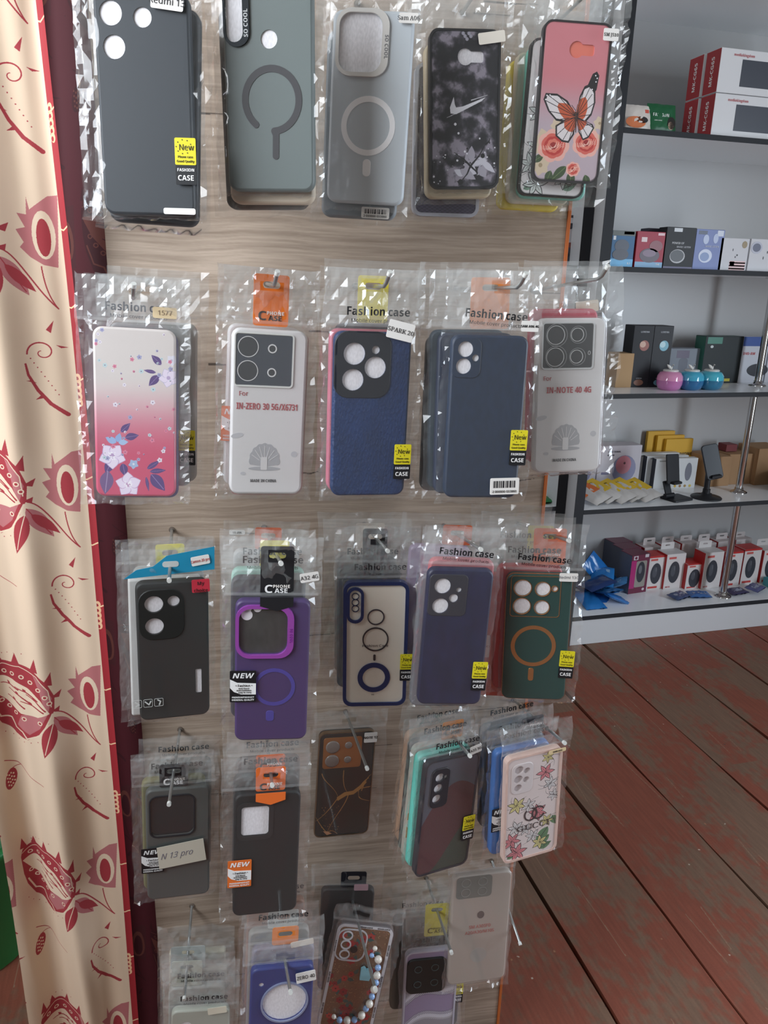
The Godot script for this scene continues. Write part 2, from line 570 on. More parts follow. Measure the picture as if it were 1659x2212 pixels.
func sticker_new(n: Node3D, x: float, y: float, k := 1.0, turn := 0.0, z := 0.0028) -> void:   # the yellow and black quality sticker
	var s := obj("sticker", plate(0.0175 * k, 0.021 * k, 0.0012, 0.0003, 0.0001), mat(C(224, 212, 40), 0.4), n, at(x, y, z, 0, 0, turn))
	s.set_meta("label", "yellow and black quality sticker")
	obj("sticker_base", plate(0.0175 * k, 0.0155 * k, 0.0012, 0.0003, 0.0001), mat(C(28, 30, 34), 0.4), s, at(0, -0.0182 * k, 0))
	var dark := mat(C(52, 50, 24), 0.5)
	words("New", 0.0046 * k, dark, s, 0.001 * k, 0.0032 * k, 0.0002)
	words("Phone case", 0.0018 * k, dark, s, 0, -0.0042 * k, 0.0002)
	words("Good Quality", 0.0018 * k, dark, s, 0, -0.0076 * k, 0.0002)
	for i in 9:
		var a := PI * 0.12 + i * PI * 1.76 / 8
		obj("dot", flat(circ(-0.0012 * k + cos(a) * 0.0062 * k, 0.0036 * k + sin(a) * 0.0054 * k, 0.0005 * k, 6), 0.0, 0.0002), dark, s)
	var white := mat(C(235, 235, 235), 0.5)
	words("FASHION", 0.0024 * k, white, s, 0, -0.0143 * k, 0.0002, {"bold": true})
	words("CASE", 0.0042 * k, white, s, 0, -0.0205 * k, 0.0002, {"bold": true})

func sticker_big(n: Node3D, x: float, y: float, c: Color, turn := 0.0) -> void:   # NEW / Fashion / premium product
	var z := 0.0030
	var s := obj("sticker", plate(0.0275, 0.037, 0.0012, 0.0003, 0.0001), mat(c, 0.4), n, at(x, y, z, 0, 0, turn))
	var white := mat(C(236, 238, 238), 0.5)
	obj("band", flat(PackedVector2Array([Vector2(-0.0135, 0.0085), Vector2(-0.006, 0.0045), Vector2(0.0135, 0.0035), Vector2(0.0135, -0.0095), Vector2(-0.002, -0.0092), Vector2(-0.0095, -0.0062), Vector2(-0.0135, -0.0015)]), 0.0, 0.0002), white, s)
	words("NEW", 0.0058, white, s, 0, 0.0128, 0.0002, {"bold": true, "slant": 0.25, "wide": 1.2})
	var ink := mat(C(40, 40, 46), 0.5)
	words("• Fashion •", 0.0027, ink, s, 0.001, 0.0012, 0.0004)
	words("Anti-Shock", 0.0014, ink, s, 0.001, -0.0022, 0.0004)
	words("Anti-Oxidation", 0.0014, ink, s, 0.001, -0.0045, 0.0004)
	words("easy to carry", 0.0014, ink, s, 0.002, -0.0068, 0.0004)
	words("PREMIUMPRODUCT", 0.0018, white, s, 0, -0.0127, 0.0002, {"bold": true})
	words("ORIGINAL QUALITY", 0.0018, white, s, 0, -0.0158, 0.0002, {"bold": true})

func tab(n: Node3D, c: Color, o := {}) -> void:   # coloured hang tag inside the head of the pouch
	var slot: Vector2 = n.get_meta("slot")
	var h: float = n.get_meta("h")
	var w: float = o.get("w", 0.031)
	var top: float = slot.y + 0.010
	var bot: float = o.get("low", h / 2 + 0.001)
	var x: float = slot.x + o.get("x", 0.0)
	var hole := rr(0.017, 0.0065, 0.003, slot.x, slot.y, 3, 2)
	var t := obj("hang_tag", plate(w, top - bot, 0.003, 0.0005, 0.0001, [hole], true, 3, x, (top + bot) / 2), mat(c, 0.45), n, at(0, 0, -TH * 0.25))
	if o.has("text"):
		var ink := mat(o.get("ink", C(30, 26, 26)), 0.5)
		var ink2 := mat(o.get("ink2", C(240, 236, 230)), 0.5)
		var ty: float = bot + o.get("ty", 0.010)
		words("C", 0.0090, ink, t, x - 0.0085, ty, 0.0004, {"bold": true, "wide": 1.15})
		words("PHONE", 0.0034, ink2, t, x + 0.0045, ty + 0.0028, 0.0004, {"bold": true, "wide": 1.1})
		words("ASE", 0.0050, ink, t, x + 0.0045, ty - 0.0020, 0.0004, {"bold": true, "wide": 1.15})
	if o.get("point", false):   # pointed tongue hanging over the case
		obj("tongue", flat(PackedVector2Array([Vector2(x - w / 2, bot + 0.001), Vector2(x + w / 2, bot + 0.001), Vector2(x + w / 2, bot - 0.009), Vector2(x, bot - 0.0145), Vector2(x - w / 2, bot - 0.009)]), 0.0, 0.0005), mat(c, 0.45), t, at(0, 0, 0.0055))

func tag(n: Node3D, s: String, x: float, y: float, w: float, h: float, o := {}) -> void:   # small price or model label
	var t := obj("paper_label", plate(w, h, 0.0015, 0.0003, 0.0001), mat(o.get("paper", C(232, 230, 226)), 0.6), n, at(x, y, o.get("z", 0.0034), 0, 0, o.get("turn", 0.0)))
	if s:
		words(s, o.get("cap", h * 0.42), mat(o.get("ink", C(40, 40, 44)), 0.6), t, 0, o.get("y", 0.0), 0.0002, {"serif": o.get("serif", false), "bold": o.get("bold", false), "wide": o.get("wide", 1.0)})
	if o.get("bars", false):
		var x0 := -w * 0.38
		var i := 0
		while x0 < w * 0.38:
			var bw: float = [0.0005, 0.0009, 0.0004, 0.0013, 0.0006][i % 5]
			obj("bar", flat(rr(bw, h * 0.42, 0.00001, x0, h * 0.12, 1), 0.0, 0.0002), mat(C(40, 40, 44), 0.6), t)
			x0 += bw + [0.0006, 0.0005, 0.0009][i % 3]
			i += 1

# a bag hanging behind a front one: only its rim, head or foot shows
func rear(key: String, label: String, group: String, m: Material, o := {}) -> Node3D:
	o["rear"] = true
	var n := bag(key, label, group, o)
	if m:
		case_in(n, m, o.get("holes", []), {"r": o.get("round", 0.009)})
	return n

# ------------------------------------------------------------------ computed pictures (print, dye, grain)
func wood_tex() -> ImageTexture:
	var w := 384
	var h := 2048
	var data := PackedByteArray()
	data.resize(w * h * 3)
	var f := FastNoiseLite.new()
	f.seed = 7
	f.frequency = 0.01
	f.fractal_octaves = 4
	var i := 0
	for y in h:
		var row := f.get_noise_2d(0.0, y * 9.0) * 0.5 + f.get_noise_2d(900.0, y * 40.0) * 0.5
		for x in w:
			var bend := f.get_noise_2d(x * 0.35, y * 0.16) * 9.0
			var g := f.get_noise_2d(x * 0.5, (y + bend) * 7.0)
			var g2 := f.get_noise_2d(x * 1.4 + 500.0, (y + bend) * 30.0)
			var big := f.get_noise_2d(x * 0.25 + 70.0, y * 0.9)
			var t := 0.5 + g * 0.42 + g2 * 0.34 + big * 0.35 + row * 0.12
			t = clampf(t, 0.0, 1.0)
			data[i] = int(lerpf(140, 198, t))
			data[i + 1] = int(lerpf(123, 180, t))
			data[i + 2] = int(lerpf(108, 163, t))
			i += 3
	var im := Image.create_from_data(w, h, false, Image.FORMAT_RGB8, data)
	var r := RandomNumberGenerator.new()
	r.seed = 11
	for k in 40:   # dark splits along the grain
		var x := r.randf_range(0, w)
		var y := r.randf_range(0, h)
		var l := r.randf_range(10, 60)
		pen(im, [Vector2(x, y), Vector2(x + l * 0.5, y + r.randf_range(-2, 2)), Vector2(x + l, y + r.randf_range(-3, 3))], r.randf_range(1.0, 3.4), C(78, 66, 58), 0.6)
	return tex(im)

func floor_tex() -> ImageTexture:
	var w := 1024
	var data := PackedByteArray()
	data.resize(w * w * 3)
	var f := FastNoiseLite.new()
	f.seed = 21
	f.frequency = 0.004
	f.fractal_octaves = 5
	f.domain_warp_enabled = false
	var f2 := FastNoiseLite.new()
	f2.seed = 3
	f2.frequency = 0.05
	f2.fractal_octaves = 3
	var i := 0
	for y in w:
		for x in w:
			var worn := f.get_noise_2d(x * 1.5, y * 0.75) * 1.9 + f2.get_noise_2d(x, y * 0.7) * 0.7
			var t := smoothstep(-0.45, 0.55, worn + 0.05)
			var grain := f2.get_noise_2d(x * 3.0, y * 0.22) * 0.5 + f2.get_noise_2d(x * 6.0 + 90.0, y * 6.0) * 0.25
			var k := 1.0 + grain * 0.17
			data[i] = clampi(int(lerpf(138, 124, t) * k), 0, 255)
			data[i + 1] = clampi(int(lerpf(76, 95, t) * k), 0, 255)
			data[i + 2] = clampi(int(lerpf(58, 77, t) * k), 0, 255)
			i += 3
	var im := Image.create_from_data(w, w, false, Image.FORMAT_RGB8, data)
	var r := RandomNumberGenerator.new()
	r.seed = 5
	for k in 70:   # paint chips and crumbs
		dot(im, r.randf_range(0, w), r.randf_range(0, w), r.randf_range(0.8, 3.0), [C(196, 180, 164), C(170, 120, 90), C(92, 74, 64)][k % 3], r.randf_range(0.8, 2.0), r.randf() * 3.0)
	for k in 40:   # scratches
		var x := r.randf_range(0, w)
		var y := r.randf_range(0, w)
		pen(im, [Vector2(x, y), Vector2(x + r.randf_range(-14, 14), y + r.randf_range(40, 160))], 1.2, C(150, 118, 96))
	return tex(im)

func curtain_tex(cloth: Color, red: Color, mid: Color, pale: Color) -> ImageTexture:   # one repeat: 0.13 m x 0.268 m
	var im := pic(512, 1024, cloth)
	var V := func(x: float, y: float) -> Vector2: return Vector2((x - 0.085 * (y - 130.0)) * 0.80, (y - 100.0) * 0.944)
	# thin twig and small seed pod
	pen(im, [V.call(70, 700), V.call(150, 745), V.call(220, 790), V.call(300, 835)], 4, red, 2)
	pen(im, [V.call(150, 748), V.call(105, 765)], 3, red)
	dot(im, V.call(95, 820).x, V.call(95, 820).y, 24, red, 56, 0.25)
	for k in 16:
		dot(im, V.call(95, 820).x + (k % 4 - 1.5) * 9.0, V.call(95, 820).y + (k / 4 - 1.5) * 20.0 + (k % 2) * 7, 3.4, pale, 5.0)
	# big fruit with thorns
	var ctr: Vector2 = V.call(200, 345)
	var body := PackedVector2Array()
	for e in [[20, 180], [90, 155], [180, 150], [270, 180], [340, 250], [375, 330], [372, 400], [345, 470], [300, 530], [230, 575], [150, 555], [80, 490], [35, 400], [10, 300], [5, 225]]:
		body.append(V.call(e[0], e[1]))
	fillp(im, body, red)
	for e in [[30, 160, 20, 110], [90, 150, 80, 118], [185, 145, 180, 100], [280, 175, 285, 120], [345, 245, 360, 195], [378, 320, 412, 305], [375, 395, 400, 390]]:
		fillp(im, PackedVector2Array([V.call(e[0] - 24, e[1] + 10), V.call(e[2], e[3]), V.call(e[0] + 20, e[1] + 22)]), red)
	var mauve := PackedVector2Array()
	for e in [[270, 205], [330, 262], [362, 335], [340, 420], [300, 500], [240, 545], [170, 500], [200, 440], [330, 400], [300, 280]]:
		mauve.append(V.call(e[0], e[1]))
	fillp(im, mauve, mid)
	pen(im, [V.call(15, 200), V.call(100, 172), V.call(200, 172), V.call(290, 215), V.call(345, 290), V.call(358, 380)], 4, pale)
	var core := PackedVector2Array()
	for e in [[15, 245], [80, 235], [160, 245], [240, 285], [310, 345], [350, 415], [290, 440], [200, 430], [130, 390], [70, 330]]:
		core.append(V.call(e[0], e[1]))
	fillp(im, core, pale)
	for e in [[60, 215], [110, 212], [160, 215], [210, 228], [255, 252], [298, 286], [330, 325], [350, 360], [60, 330], [90, 370], [125, 405], [165, 432], [215, 458], [300, 470]]:
		var q: Vector2 = V.call(e[0], e[1])
		dot(im, q.x, q.y, 11, pale)
		dot(im, q.x, q.y, 6, red)
	for e in [[90, 275, 190, 300], [130, 300, 250, 370], [170, 285, 290, 350], [200, 360, 320, 410], [120, 340, 220, 400], [230, 320, 330, 400]]:
		pen(im, [V.call(e[0], e[1]), V.call((e[0] + e[2]) * 0.5, (e[1] + e[3]) * 0.5 - 8), V.call(e[2], e[3])], 3.5, red, 7)
		leaf(im, V.call((e[0] + e[2]) * 0.5, (e[1] + e[3]) * 0.5 - 8), -2.2, 22, 10, red)
	pen(im, [V.call(40, 370), V.call(80, 455), V.call(130, 470), V.call(155, 520), V.call(200, 535), V.call(225, 570), V.call(290, 545), V.call(330, 490), V.call(362, 420)], 7, pale)
	for k in 22:
		var a := PI * 0.35 + k * 0.18
		dot(im, ctr.x + cos(a) * 172, ctr.y + sin(a) * 232, 2.2, red)
	# stem, two ragged leaves
	pen(im, bez(V.call(375, 410), V.call(450, 430), V.call(500, 560), V.call(600, 650)), 5, red)
	leaf(im, V.call(370, 440), 1.05, 170, 62, mid, red)
	leaf(im, V.call(365, 470), 1.85, 190, 60, red, pale)
	leaf(im, V.call(390, 470), 0.85, 140, 40, red)
	# half bud beside the hem
	var bud := PackedVector2Array()
	for e in [[480, 200], [492, 250], [560, 195], [600, 190], [600, 480], [545, 470], [495, 440], [455, 400], [470, 380], [440, 330], [475, 320], [445, 265], [480, 270]]:
		bud.append(V.call(e[0], e[1]))
	fillp(im, bud, mid)
	dot(im, V.call(545, 350).x, V.call(545, 350).y, 36, pale, 92)
	dot(im, V.call(545, 360).x, V.call(545, 360).y, 22, red, 72)
	pen(im, bez(V.call(535, 475), V.call(545, 540), V.call(560, 600), V.call(600, 650)), 4, red)
	# spiral tendril
	var sp := []
	for k in 40:
		var a := 3.0 + k * 0.19
		sp.append(V.call(535, 835) + Vector2(cos(a), sin(a)) * (78.0 - k * 1.75) * Vector2(0.62, 0.95).x)
	pen(im, sp, 6, red, 3)
	pen(im, [V.call(468, 880), V.call(480, 930), V.call(520, 1000), V.call(570, 1060), V.call(640, 1110)], 7, red, 16)
	for k in 9:
		var q: Vector2 = V.call(490 + k * 14, 860 + k * 20)
		dot(im, q.x, q.y, 2.4, red)
	for e in [[560, 745, 580, 700], [600, 810, 640, 815], [505, 960, 470, 955], [545, 1025, 510, 1040]]:
		fillp(im, PackedVector2Array([V.call(e[0] - 10, e[1] - 6), V.call(e[2], e[3]), V.call(e[0] + 10, e[1] + 8)]), red)
	return tex(im)

func hem_tex() -> ImageTexture:
	var im := pic(64, 1024, C(150, 30, 40))
	for k in 3:
		pen(im, [Vector2(0, 200 + k * 300), Vector2(30, 215 + k * 300), Vector2(64, 205 + k * 300)], 6, C(226, 190, 150))
	for k in 5:
		dot(im, 30, 800 + k * 26, 14, C(222, 178, 140), 18)
		dot(im, 34, 804 + k * 26, 7, C(150, 30, 40), 9)
	return tex(im)

func smoke_tex() -> ImageTexture:   # black and grey cloud print with a white check mark and splashes
	var im := pic(256, 520, C(60, 58, 66))
	var f := FastNoiseLite.new()
	f.seed = 4
	f.frequency = 0.012
	f.fractal_octaves = 5
	for y in 520:
		for x in 256:
			var t := clampf(0.40 + f.get_noise_2d(x, y) * 1.5 + (0.22 if y > 300 else 0.0) * smoothstep(300, 420, y), 0.0, 1.0)
			im.set_pixel(x, y, C(36, 36, 42).lerp(C(150, 143, 156), t * t))
	var white := C(232, 232, 238)
	fillp(im, PackedVector2Array([Vector2(86, 215), Vector2(72, 250), Vector2(74, 270), Vector2(96, 272), Vector2(190, 228), Vector2(205, 215), Vector2(120, 246), Vector2(95, 250), Vector2(90, 240)]), white)
	for k in 7:
		pen(im, [Vector2(80 + k * 14, 276 - k * 6), Vector2(60 + k * 18, 284 - k * 8)], 2, white, 1)
	pen(im, [Vector2(150, 226), Vector2(212, 208)], 3, white, 1)
	dot(im, 92, 305, 5, white)
	dot(im, 104, 335, 4, white)
	var r := RandomNumberGenerator.new()
	r.seed = 9
	for k in 60:
		dot(im, r.randf_range(10, 246), r.randf_range(400, 510) - r.randf() * r.randf() * 80.0, r.randf_range(1, 4), white if k % 3 else C(30, 30, 34))
	for k in 12:
		leaf(im, Vector2(150 + r.randf_range(-40, 60), 450 + r.randf_range(-30, 30)), r.randf() * TAU, r.randf_range(30, 70), r.randf_range(16, 34), C(205, 204, 214) if k % 2 else C(168, 164, 176))
	for e in [[150, 445, 112, 500], [150, 445, 205, 372], [150, 445, 88, 400], [150, 445, 180, 480], [205, 372, 222, 352], [112, 500, 104, 510], [150, 445, 120, 428]]:
		pen(im, [Vector2(e[0], e[1]), Vector2((e[0] + e[2]) * 0.5 + 6, (e[1] + e[3]) * 0.5), Vector2(e[2], e[3])], 7, C(26, 26, 30), 2)
	dot(im, 112, 500, 10, C(26, 26, 30))
	dot(im, 82, 435, 9, C(26, 26, 30))
	dot(im, 196, 410, 8, C(26, 26, 30))
	for k in 5:
		dot(im, 120 + k * 7, 12 + (k % 3) * 9, 6, C(170, 168, 182))
	return tex(im)

func butterfly_tex() -> ImageTexture:
	var im := pic(300, 620, C(206, 128, 134))
	for y in 620:   # printed dye runs from pink to grey
		im.fill_rect(Rect2i(0, y, 300, 1), C(208, 130, 138).lerp(C(192, 176, 186), smoothstep(180, 420, y)))
	var cream := C(232, 214, 190)
	var black := C(30, 26, 30)
	var rust := C(198, 92, 58)
	for e in [[40, 470, 60], [250, 450, 55], [30, 560, 45], [90, 400, 30], [285, 380, 30]]:
		blossom(im, e[0], e[1], e[2], 6, C(214, 196, 170), C(170, 150, 120), e[0])
	for e in [[150, 560, 2.4, 90, 40], [170, 580, 1.4, 70, 40], [80, 580, 1.9, 60, 36], [240, 590, 1.2, 60, 34], [40, 520, 2.6, 60, 30]]:
		leaf(im, Vector2(e[0], e[1]), e[2], e[3], e[4], C(66, 84, 56), C(120, 140, 90))
	for e in [[82, 480, 74], [232, 462, 66], [182, 570, 34]]:   # roses: nested petals
		for q in 5:
			var rad: float = e[2] * (1.0 - q * 0.19)
			var c: Color = [C(238, 184, 172), C(218, 104, 92), C(194, 62, 58), C(226, 126, 108), C(160, 42, 44)][q]
			for k in 7:
				dot(im, e[0] + cos(k * 0.9 + q) * rad * 0.38, e[1] + sin(k * 0.9 + q) * rad * 0.3, rad * 0.62, c, rad * 0.5, k * 0.9)
			for k in 3:
				pen(im, bez(Vector2(e[0] - rad * 0.8, e[1] + k * 6), Vector2(e[0] - rad * 0.3, e[1] + rad * 0.6), Vector2(e[0] + rad * 0.4, e[1] + rad * 0.5), Vector2(e[0] + rad * 0.8, e[1] - k * 8)), 2, C(246, 206, 190))
	var wings := [
		[[175, 350], [182, 280], [200, 240], [232, 225], [250, 250], [256, 300], [244, 350], [215, 385], [190, 378]],
		[[170, 350], [130, 300], [80, 275], [28, 275], [20, 300], [45, 345], [85, 380], [130, 385]],
		[[172, 360], [120, 375], [84, 400], [88, 440], [120, 462], [150, 465], [172, 430]],
		[[182, 365], [215, 390], [252, 385], [262, 400], [240, 440], [215, 452], [192, 420]]]
	for q in 4:
		var p := PackedVector2Array()
		var ins := PackedVector2Array()
		var hot := PackedVector2Array()
		var m := Vector2.ZERO
		for e in wings[q]:
			m += Vector2(e[0], e[1]) / wings[q].size()
		for e in wings[q]:
			p.append(Vector2(e[0], e[1]))
			ins.append(m + (Vector2(e[0], e[1]) - m) * 0.84)
			hot.append(m.lerp(Vector2(176, 360), 0.45) + (Vector2(e[0], e[1]) - m) * 0.62)
		fillp(im, p, black)
		fillp(im, ins, C(226, 220, 222))
		fillp(im, hot, rust)
		for e in wings[q]:
			pen(im, [Vector2(176, 360), m.lerp(Vector2(e[0], e[1]), 0.95)], 2.4, black)
	fillp(im, PackedVector2Array([Vector2(214, 235), Vector2(232, 190), Vector2(250, 180), Vector2(262, 195), Vector2(256, 250), Vector2(246, 262)]), black)
	for e in [[246, 196], [254, 206], [250, 220], [236, 250], [240, 265], [34, 284], [48, 282], [30, 300], [60, 290]]:
		dot(im, e[0], e[1], 3.4, C(236, 236, 240))
	pen(im, [Vector2(170, 340), Vector2(176, 370), Vector2(178, 420)], 9, C(74, 48, 40), 4)
	pen(im, [Vector2(172, 338), Vector2(150, 316)], 1.6, black)
	pen(im, [Vector2(172, 338), Vector2(176, 312)], 1.6, black)
	return tex(im)

func bloom_tex() -> ImageTexture:   # silver to rose dyed case with printed blossoms and stuck-on stones
	var im := pic(300, 640, C(220, 214, 210))
	for y in 640:
		im.fill_rect(Rect2i(0, y, 300, 1), C(224, 216, 212).lerp(C(208, 84, 116), smoothstep(170, 500, y)))
	var violet := C(92, 66, 128)
	var petal := C(238, 226, 244)
	for e in [[246, 130, 3.9, 50, 26], [236, 170, 2.3, 55, 30], [226, 160, 3.3, 46, 14], [280, 150, 2.0, 40, 22], [95, 390, -0.8, 50, 24], [110, 410, -0.2, 52, 28], [60, 500, 2.0, 56, 34], [190, 530, -0.6, 60, 20], [200, 540, -0.1, 62, 20], [205, 550, 0.9, 84, 46], [186, 560, 1.4, 60, 12], [100, 510, 1.4, 50, 30]]:
		leaf(im, Vector2(e[0], e[1]), e[2], e[3], e[4], violet, C(150, 128, 178))
	leaf(im, Vector2(45, 540), 1.7, 92, 50, C(120, 92, 140), C(170, 150, 186))
	leaf(im, Vector2(78, 430), 3.6, 44, 26, C(160, 188, 228))
	leaf(im, Vector2(82, 428), -1.3, 36, 24, C(150, 180, 224))
	leaf(im, Vector2(86, 430), -0.1, 36, 22, C(172, 198, 232))
	blossom(im, 62, 482, 50, 5, petal, C(190, 160, 200), 0.3, C(200, 176, 214))
	blossom(im, 120, 592, 48, 5, petal, C(200, 160, 196), 0.9, C(206, 170, 206))
	blossom(im, 272, 178, 36, 5, petal, C(190, 170, 206), 0.5, C(196, 190, 214))
	blossom(im, 284, 112, 22, 5, C(230, 228, 240), C(190, 190, 210), 0.2)
	blossom(im, 140, 512, 20, 5, C(168, 190, 222), C(230, 232, 240), 0.4)
	var r := RandomNumberGenerator.new()
	r.seed = 14
	for k in 62:
		var x := r.randf_range(8, 292)
		var y := r.randf_range(10, 500)
		var c: Color = [C(224, 132, 158), C(168, 170, 206), C(236, 230, 240), C(196, 220, 224)][k % 4]
		if k % 5 < 3:
			blossom(im, x, y, r.randf_range(6, 11), 5, c, C(120, 90, 130), r.randf() * 3)
		else:
			dot(im, x, y, r.randf_range(3, 5), c)
			dot(im, x + 1, y + 1, 2, C(130, 90, 120))
	for k in 26:
		dot(im, 62 + r.randf_range(-14, 14), 482 + r.randf_range(-14, 14), 2.4, C(250, 246, 252))
		dot(im, 120 + r.randf_range(-13, 13), 592 + r.randf_range(-13, 13), 2.4, C(250, 246, 252))
	return tex(im)

func marble_tex() -> ImageTexture:
	var im := pic(256, 560, C(34, 28, 24))
	var gold := C(190, 140, 74)
	for e in [[120, 200, 118, 260, 125, 300, 150, 330], [20, 210, 30, 260, 80, 280, 100, 340], [256, 300, 190, 300, 160, 330, 100, 350], [240, 250, 200, 280, 190, 310, 200, 350], [150, 330, 140, 400, 80, 460, 60, 540], [60, 540, 30, 500, 20, 480, 0, 440], [60, 540, 80, 520, 90, 530, 110, 550], [100, 350, 60, 420, 30, 450, 0, 470], [200, 350, 210, 370, 230, 370, 256, 380], [210, 320, 230, 250, 240, 240, 256, 230]]:
		pen(im, bez(Vector2(e[0], e[1]), Vector2(e[2], e[3]), Vector2(e[4], e[5]), Vector2(e[6], e[7])), 4.5, gold, 1.4)
	fillp(im, PackedVector2Array([Vector2(95, 345), Vector2(130, 320), Vector2(170, 315), Vector2(200, 290), Vector2(225, 262), Vector2(232, 275), Vector2(205, 310), Vector2(175, 335), Vector2(140, 340), Vector2(100, 365)]), gold)
	fillp(im, PackedVector2Array([Vector2(40, 528), Vector2(60, 530), Vector2(84, 545), Vector2(60, 552)]), C(206, 150, 110))
	var r := RandomNumberGenerator.new()
	r.seed = 2
	for k in 40:
		dot(im, r.randf_range(30, 120), r.randf_range(380, 540), r.randf_range(0.8, 2.2), gold)
	return tex(im)

func weave_tex(kind: int) -> ImageTexture:
	var im := pic(256, 544, C(60, 62, 72))
	for y in 544:
		for x in 256:
			var on := ((x + y * 2) / 5) % 2 == 0
			var c := C(60, 62, 72)
			if kind == 0:   # grey, wine and green fields with a fine twill
				var edge := 250.0 - 110.0 * sin(x * 0.012) + x * -0.55
				var edge2 := 560.0 - x * 0.9 + 40.0 * sin(x * 0.02)
				c = C(92, 98, 112) if y < edge + 60 else C(94, 48, 54) if y < edge2 else C(62, 74, 62)
				if on:
					c = c.darkened(0.38)
			elif kind == 1:   # violet and white waves in slanted dashes
				var wv := sin((y + sin(x * 0.02) * 30.0) * 0.022 + x * 0.008)
				c = C(150, 136, 168) if wv > 0.45 else C(206, 206, 218) if wv > -0.3 else C(178, 176, 186)
				if wv <= 0.55 and wv > 0.1 and ((x + y) / 5) % 2 == 0:
					c = C(118, 112, 132)
				if wv < -0.5 and ((x - y + 4000) / 4) % 2 == 0:
					c = C(120, 118, 128)
			else:   # carbon look
				c = C(72, 64, 88) if ((x / 10 + y / 6) % 2) == 0 else C(52, 48, 66)
			im.set_pixel(x, y, c)
	return tex(im)

func lily_tex(bw: bool) -> ImageTexture:   # line-drawn lilies
	var im := pic(280, 590, C(226, 224, 224) if bw else C(228, 216, 214))
	var ink := C(40, 36, 40)
	var r := RandomNumberGenerator.new()
	r.seed = 31
	var spots := [[210, 40, 34, 0], [200, 120, 48, 1], [230, 190, 38, 2], [60, 270, 50, 0], [120, 285, 40, 2], [170, 340, 52, 1], [220, 400, 38, 0], [60, 400, 44, 2], [40, 470, 50, 1], [150, 470, 40, 2], [70, 545, 56, 1], [190, 520, 44, 0], [250, 260, 34, 2], [110, 420, 36, 2]]
	for e in [[230, 440, 2.2, 110, 54], [240, 490, 2.5, 90, 44], [250, 380, 1.2, 60, 40], [20, 570, -0.5, 50, 26], [190, 560, -0.4, 70, 36]]:
		leaf(im, Vector2(e[0], e[1]), e[2], e[3], e[4], C(96, 138, 100) if not bw else C(120, 150, 130), ink)
	for e in spots:
		var c: Color = [C(226, 216, 150), C(224, 138, 146), C(232, 230, 230)][e[3]]
		if bw:
			c = C(214, 222, 218)
		for k in 6:
			var a: float = k * TAU / 6 + e[0]
			leaf(im, Vector2(e[0], e[1]), a, e[2] * 1.04, e[2] * 0.46, ink)
			leaf(im, Vector2(e[0], e[1]), a, e[2] * 0.94, e[2] * 0.36, c)
			pen(im, [Vector2(e[0], e[1]), Vector2(e[0], e[1]) + Vector2.from_angle(a) * e[2] * 0.6], 1.2, ink)
		for k in 3:
			var a2 := r.randf() * TAU
			pen(im, bez(Vector2(e[0], e[1]), Vector2(e[0] + cos(a2) * 30, e[1] + sin(a2) * 30), Vector2(e[0] + cos(a2) * 50, e[1] + sin(a2) * 30), Vector2(e[0] + cos(a2 + 0.5) * 66, e[1] + sin(a2 + 0.5) * 60)), 2.0, ink, 0.8)
	return tex(im)

func berry_tex() -> ImageTexture:   # brown glitter with red and teal flowers
	var im := pic(256, 560, C(128, 96, 74))
	var r := RandomNumberGenerator.new()
	r.seed = 77
	for k in 1400:
		dot(im, r.randf_range(0, 256), r.randf_range(0, 560), r.randf_range(0.7, 2.0), [C(176, 138, 96), C(92, 66, 54), C(206, 176, 132), C(150, 80, 70)][k % 4])
	for k in 34:
		var x := r.randf_range(10, 246)
		var y := r.randf_range(120, 550) if k < 28 else r.randf_range(20, 120)
		leaf(im, Vector2(x + 14, y), r.randf() * TAU, 34, 18, C(52, 98, 98))
		blossom(im, x, y, r.randf_range(14, 24), 6, [C(178, 48, 54), C(190, 70, 66), C(150, 40, 50)][k % 3], C(90, 30, 40), r.randf())
	return tex(im)

func grainy_tex(c: Color, spread: float, freq: float, s: int) -> ImageTexture:
	var im := pic(192, 192, c)
	var f := FastNoiseLite.new()
	f.seed = s
	f.frequency = freq
	f.fractal_octaves = 4
	for y in 192:
		for x in 192:
			var k := 1.0 + f.get_noise_2d(x, y) * spread
			im.set_pixel(x, y, Color(c.r * k, c.g * k, c.b * k))
	return tex(im)

# ------------------------------------------------------------------ the rows of bagged cases
const G1 := "bagged phone cases on the top row of hooks"
const G2 := "bagged phone cases on the second row of hooks"
const G3 := "bagged phone cases on the third row of hooks"
const G4 := "bagged phone cases on the fourth row of hooks"
const G5 := "bagged phone cases on the bottom row of hooks"
const FC := "Fashion case"

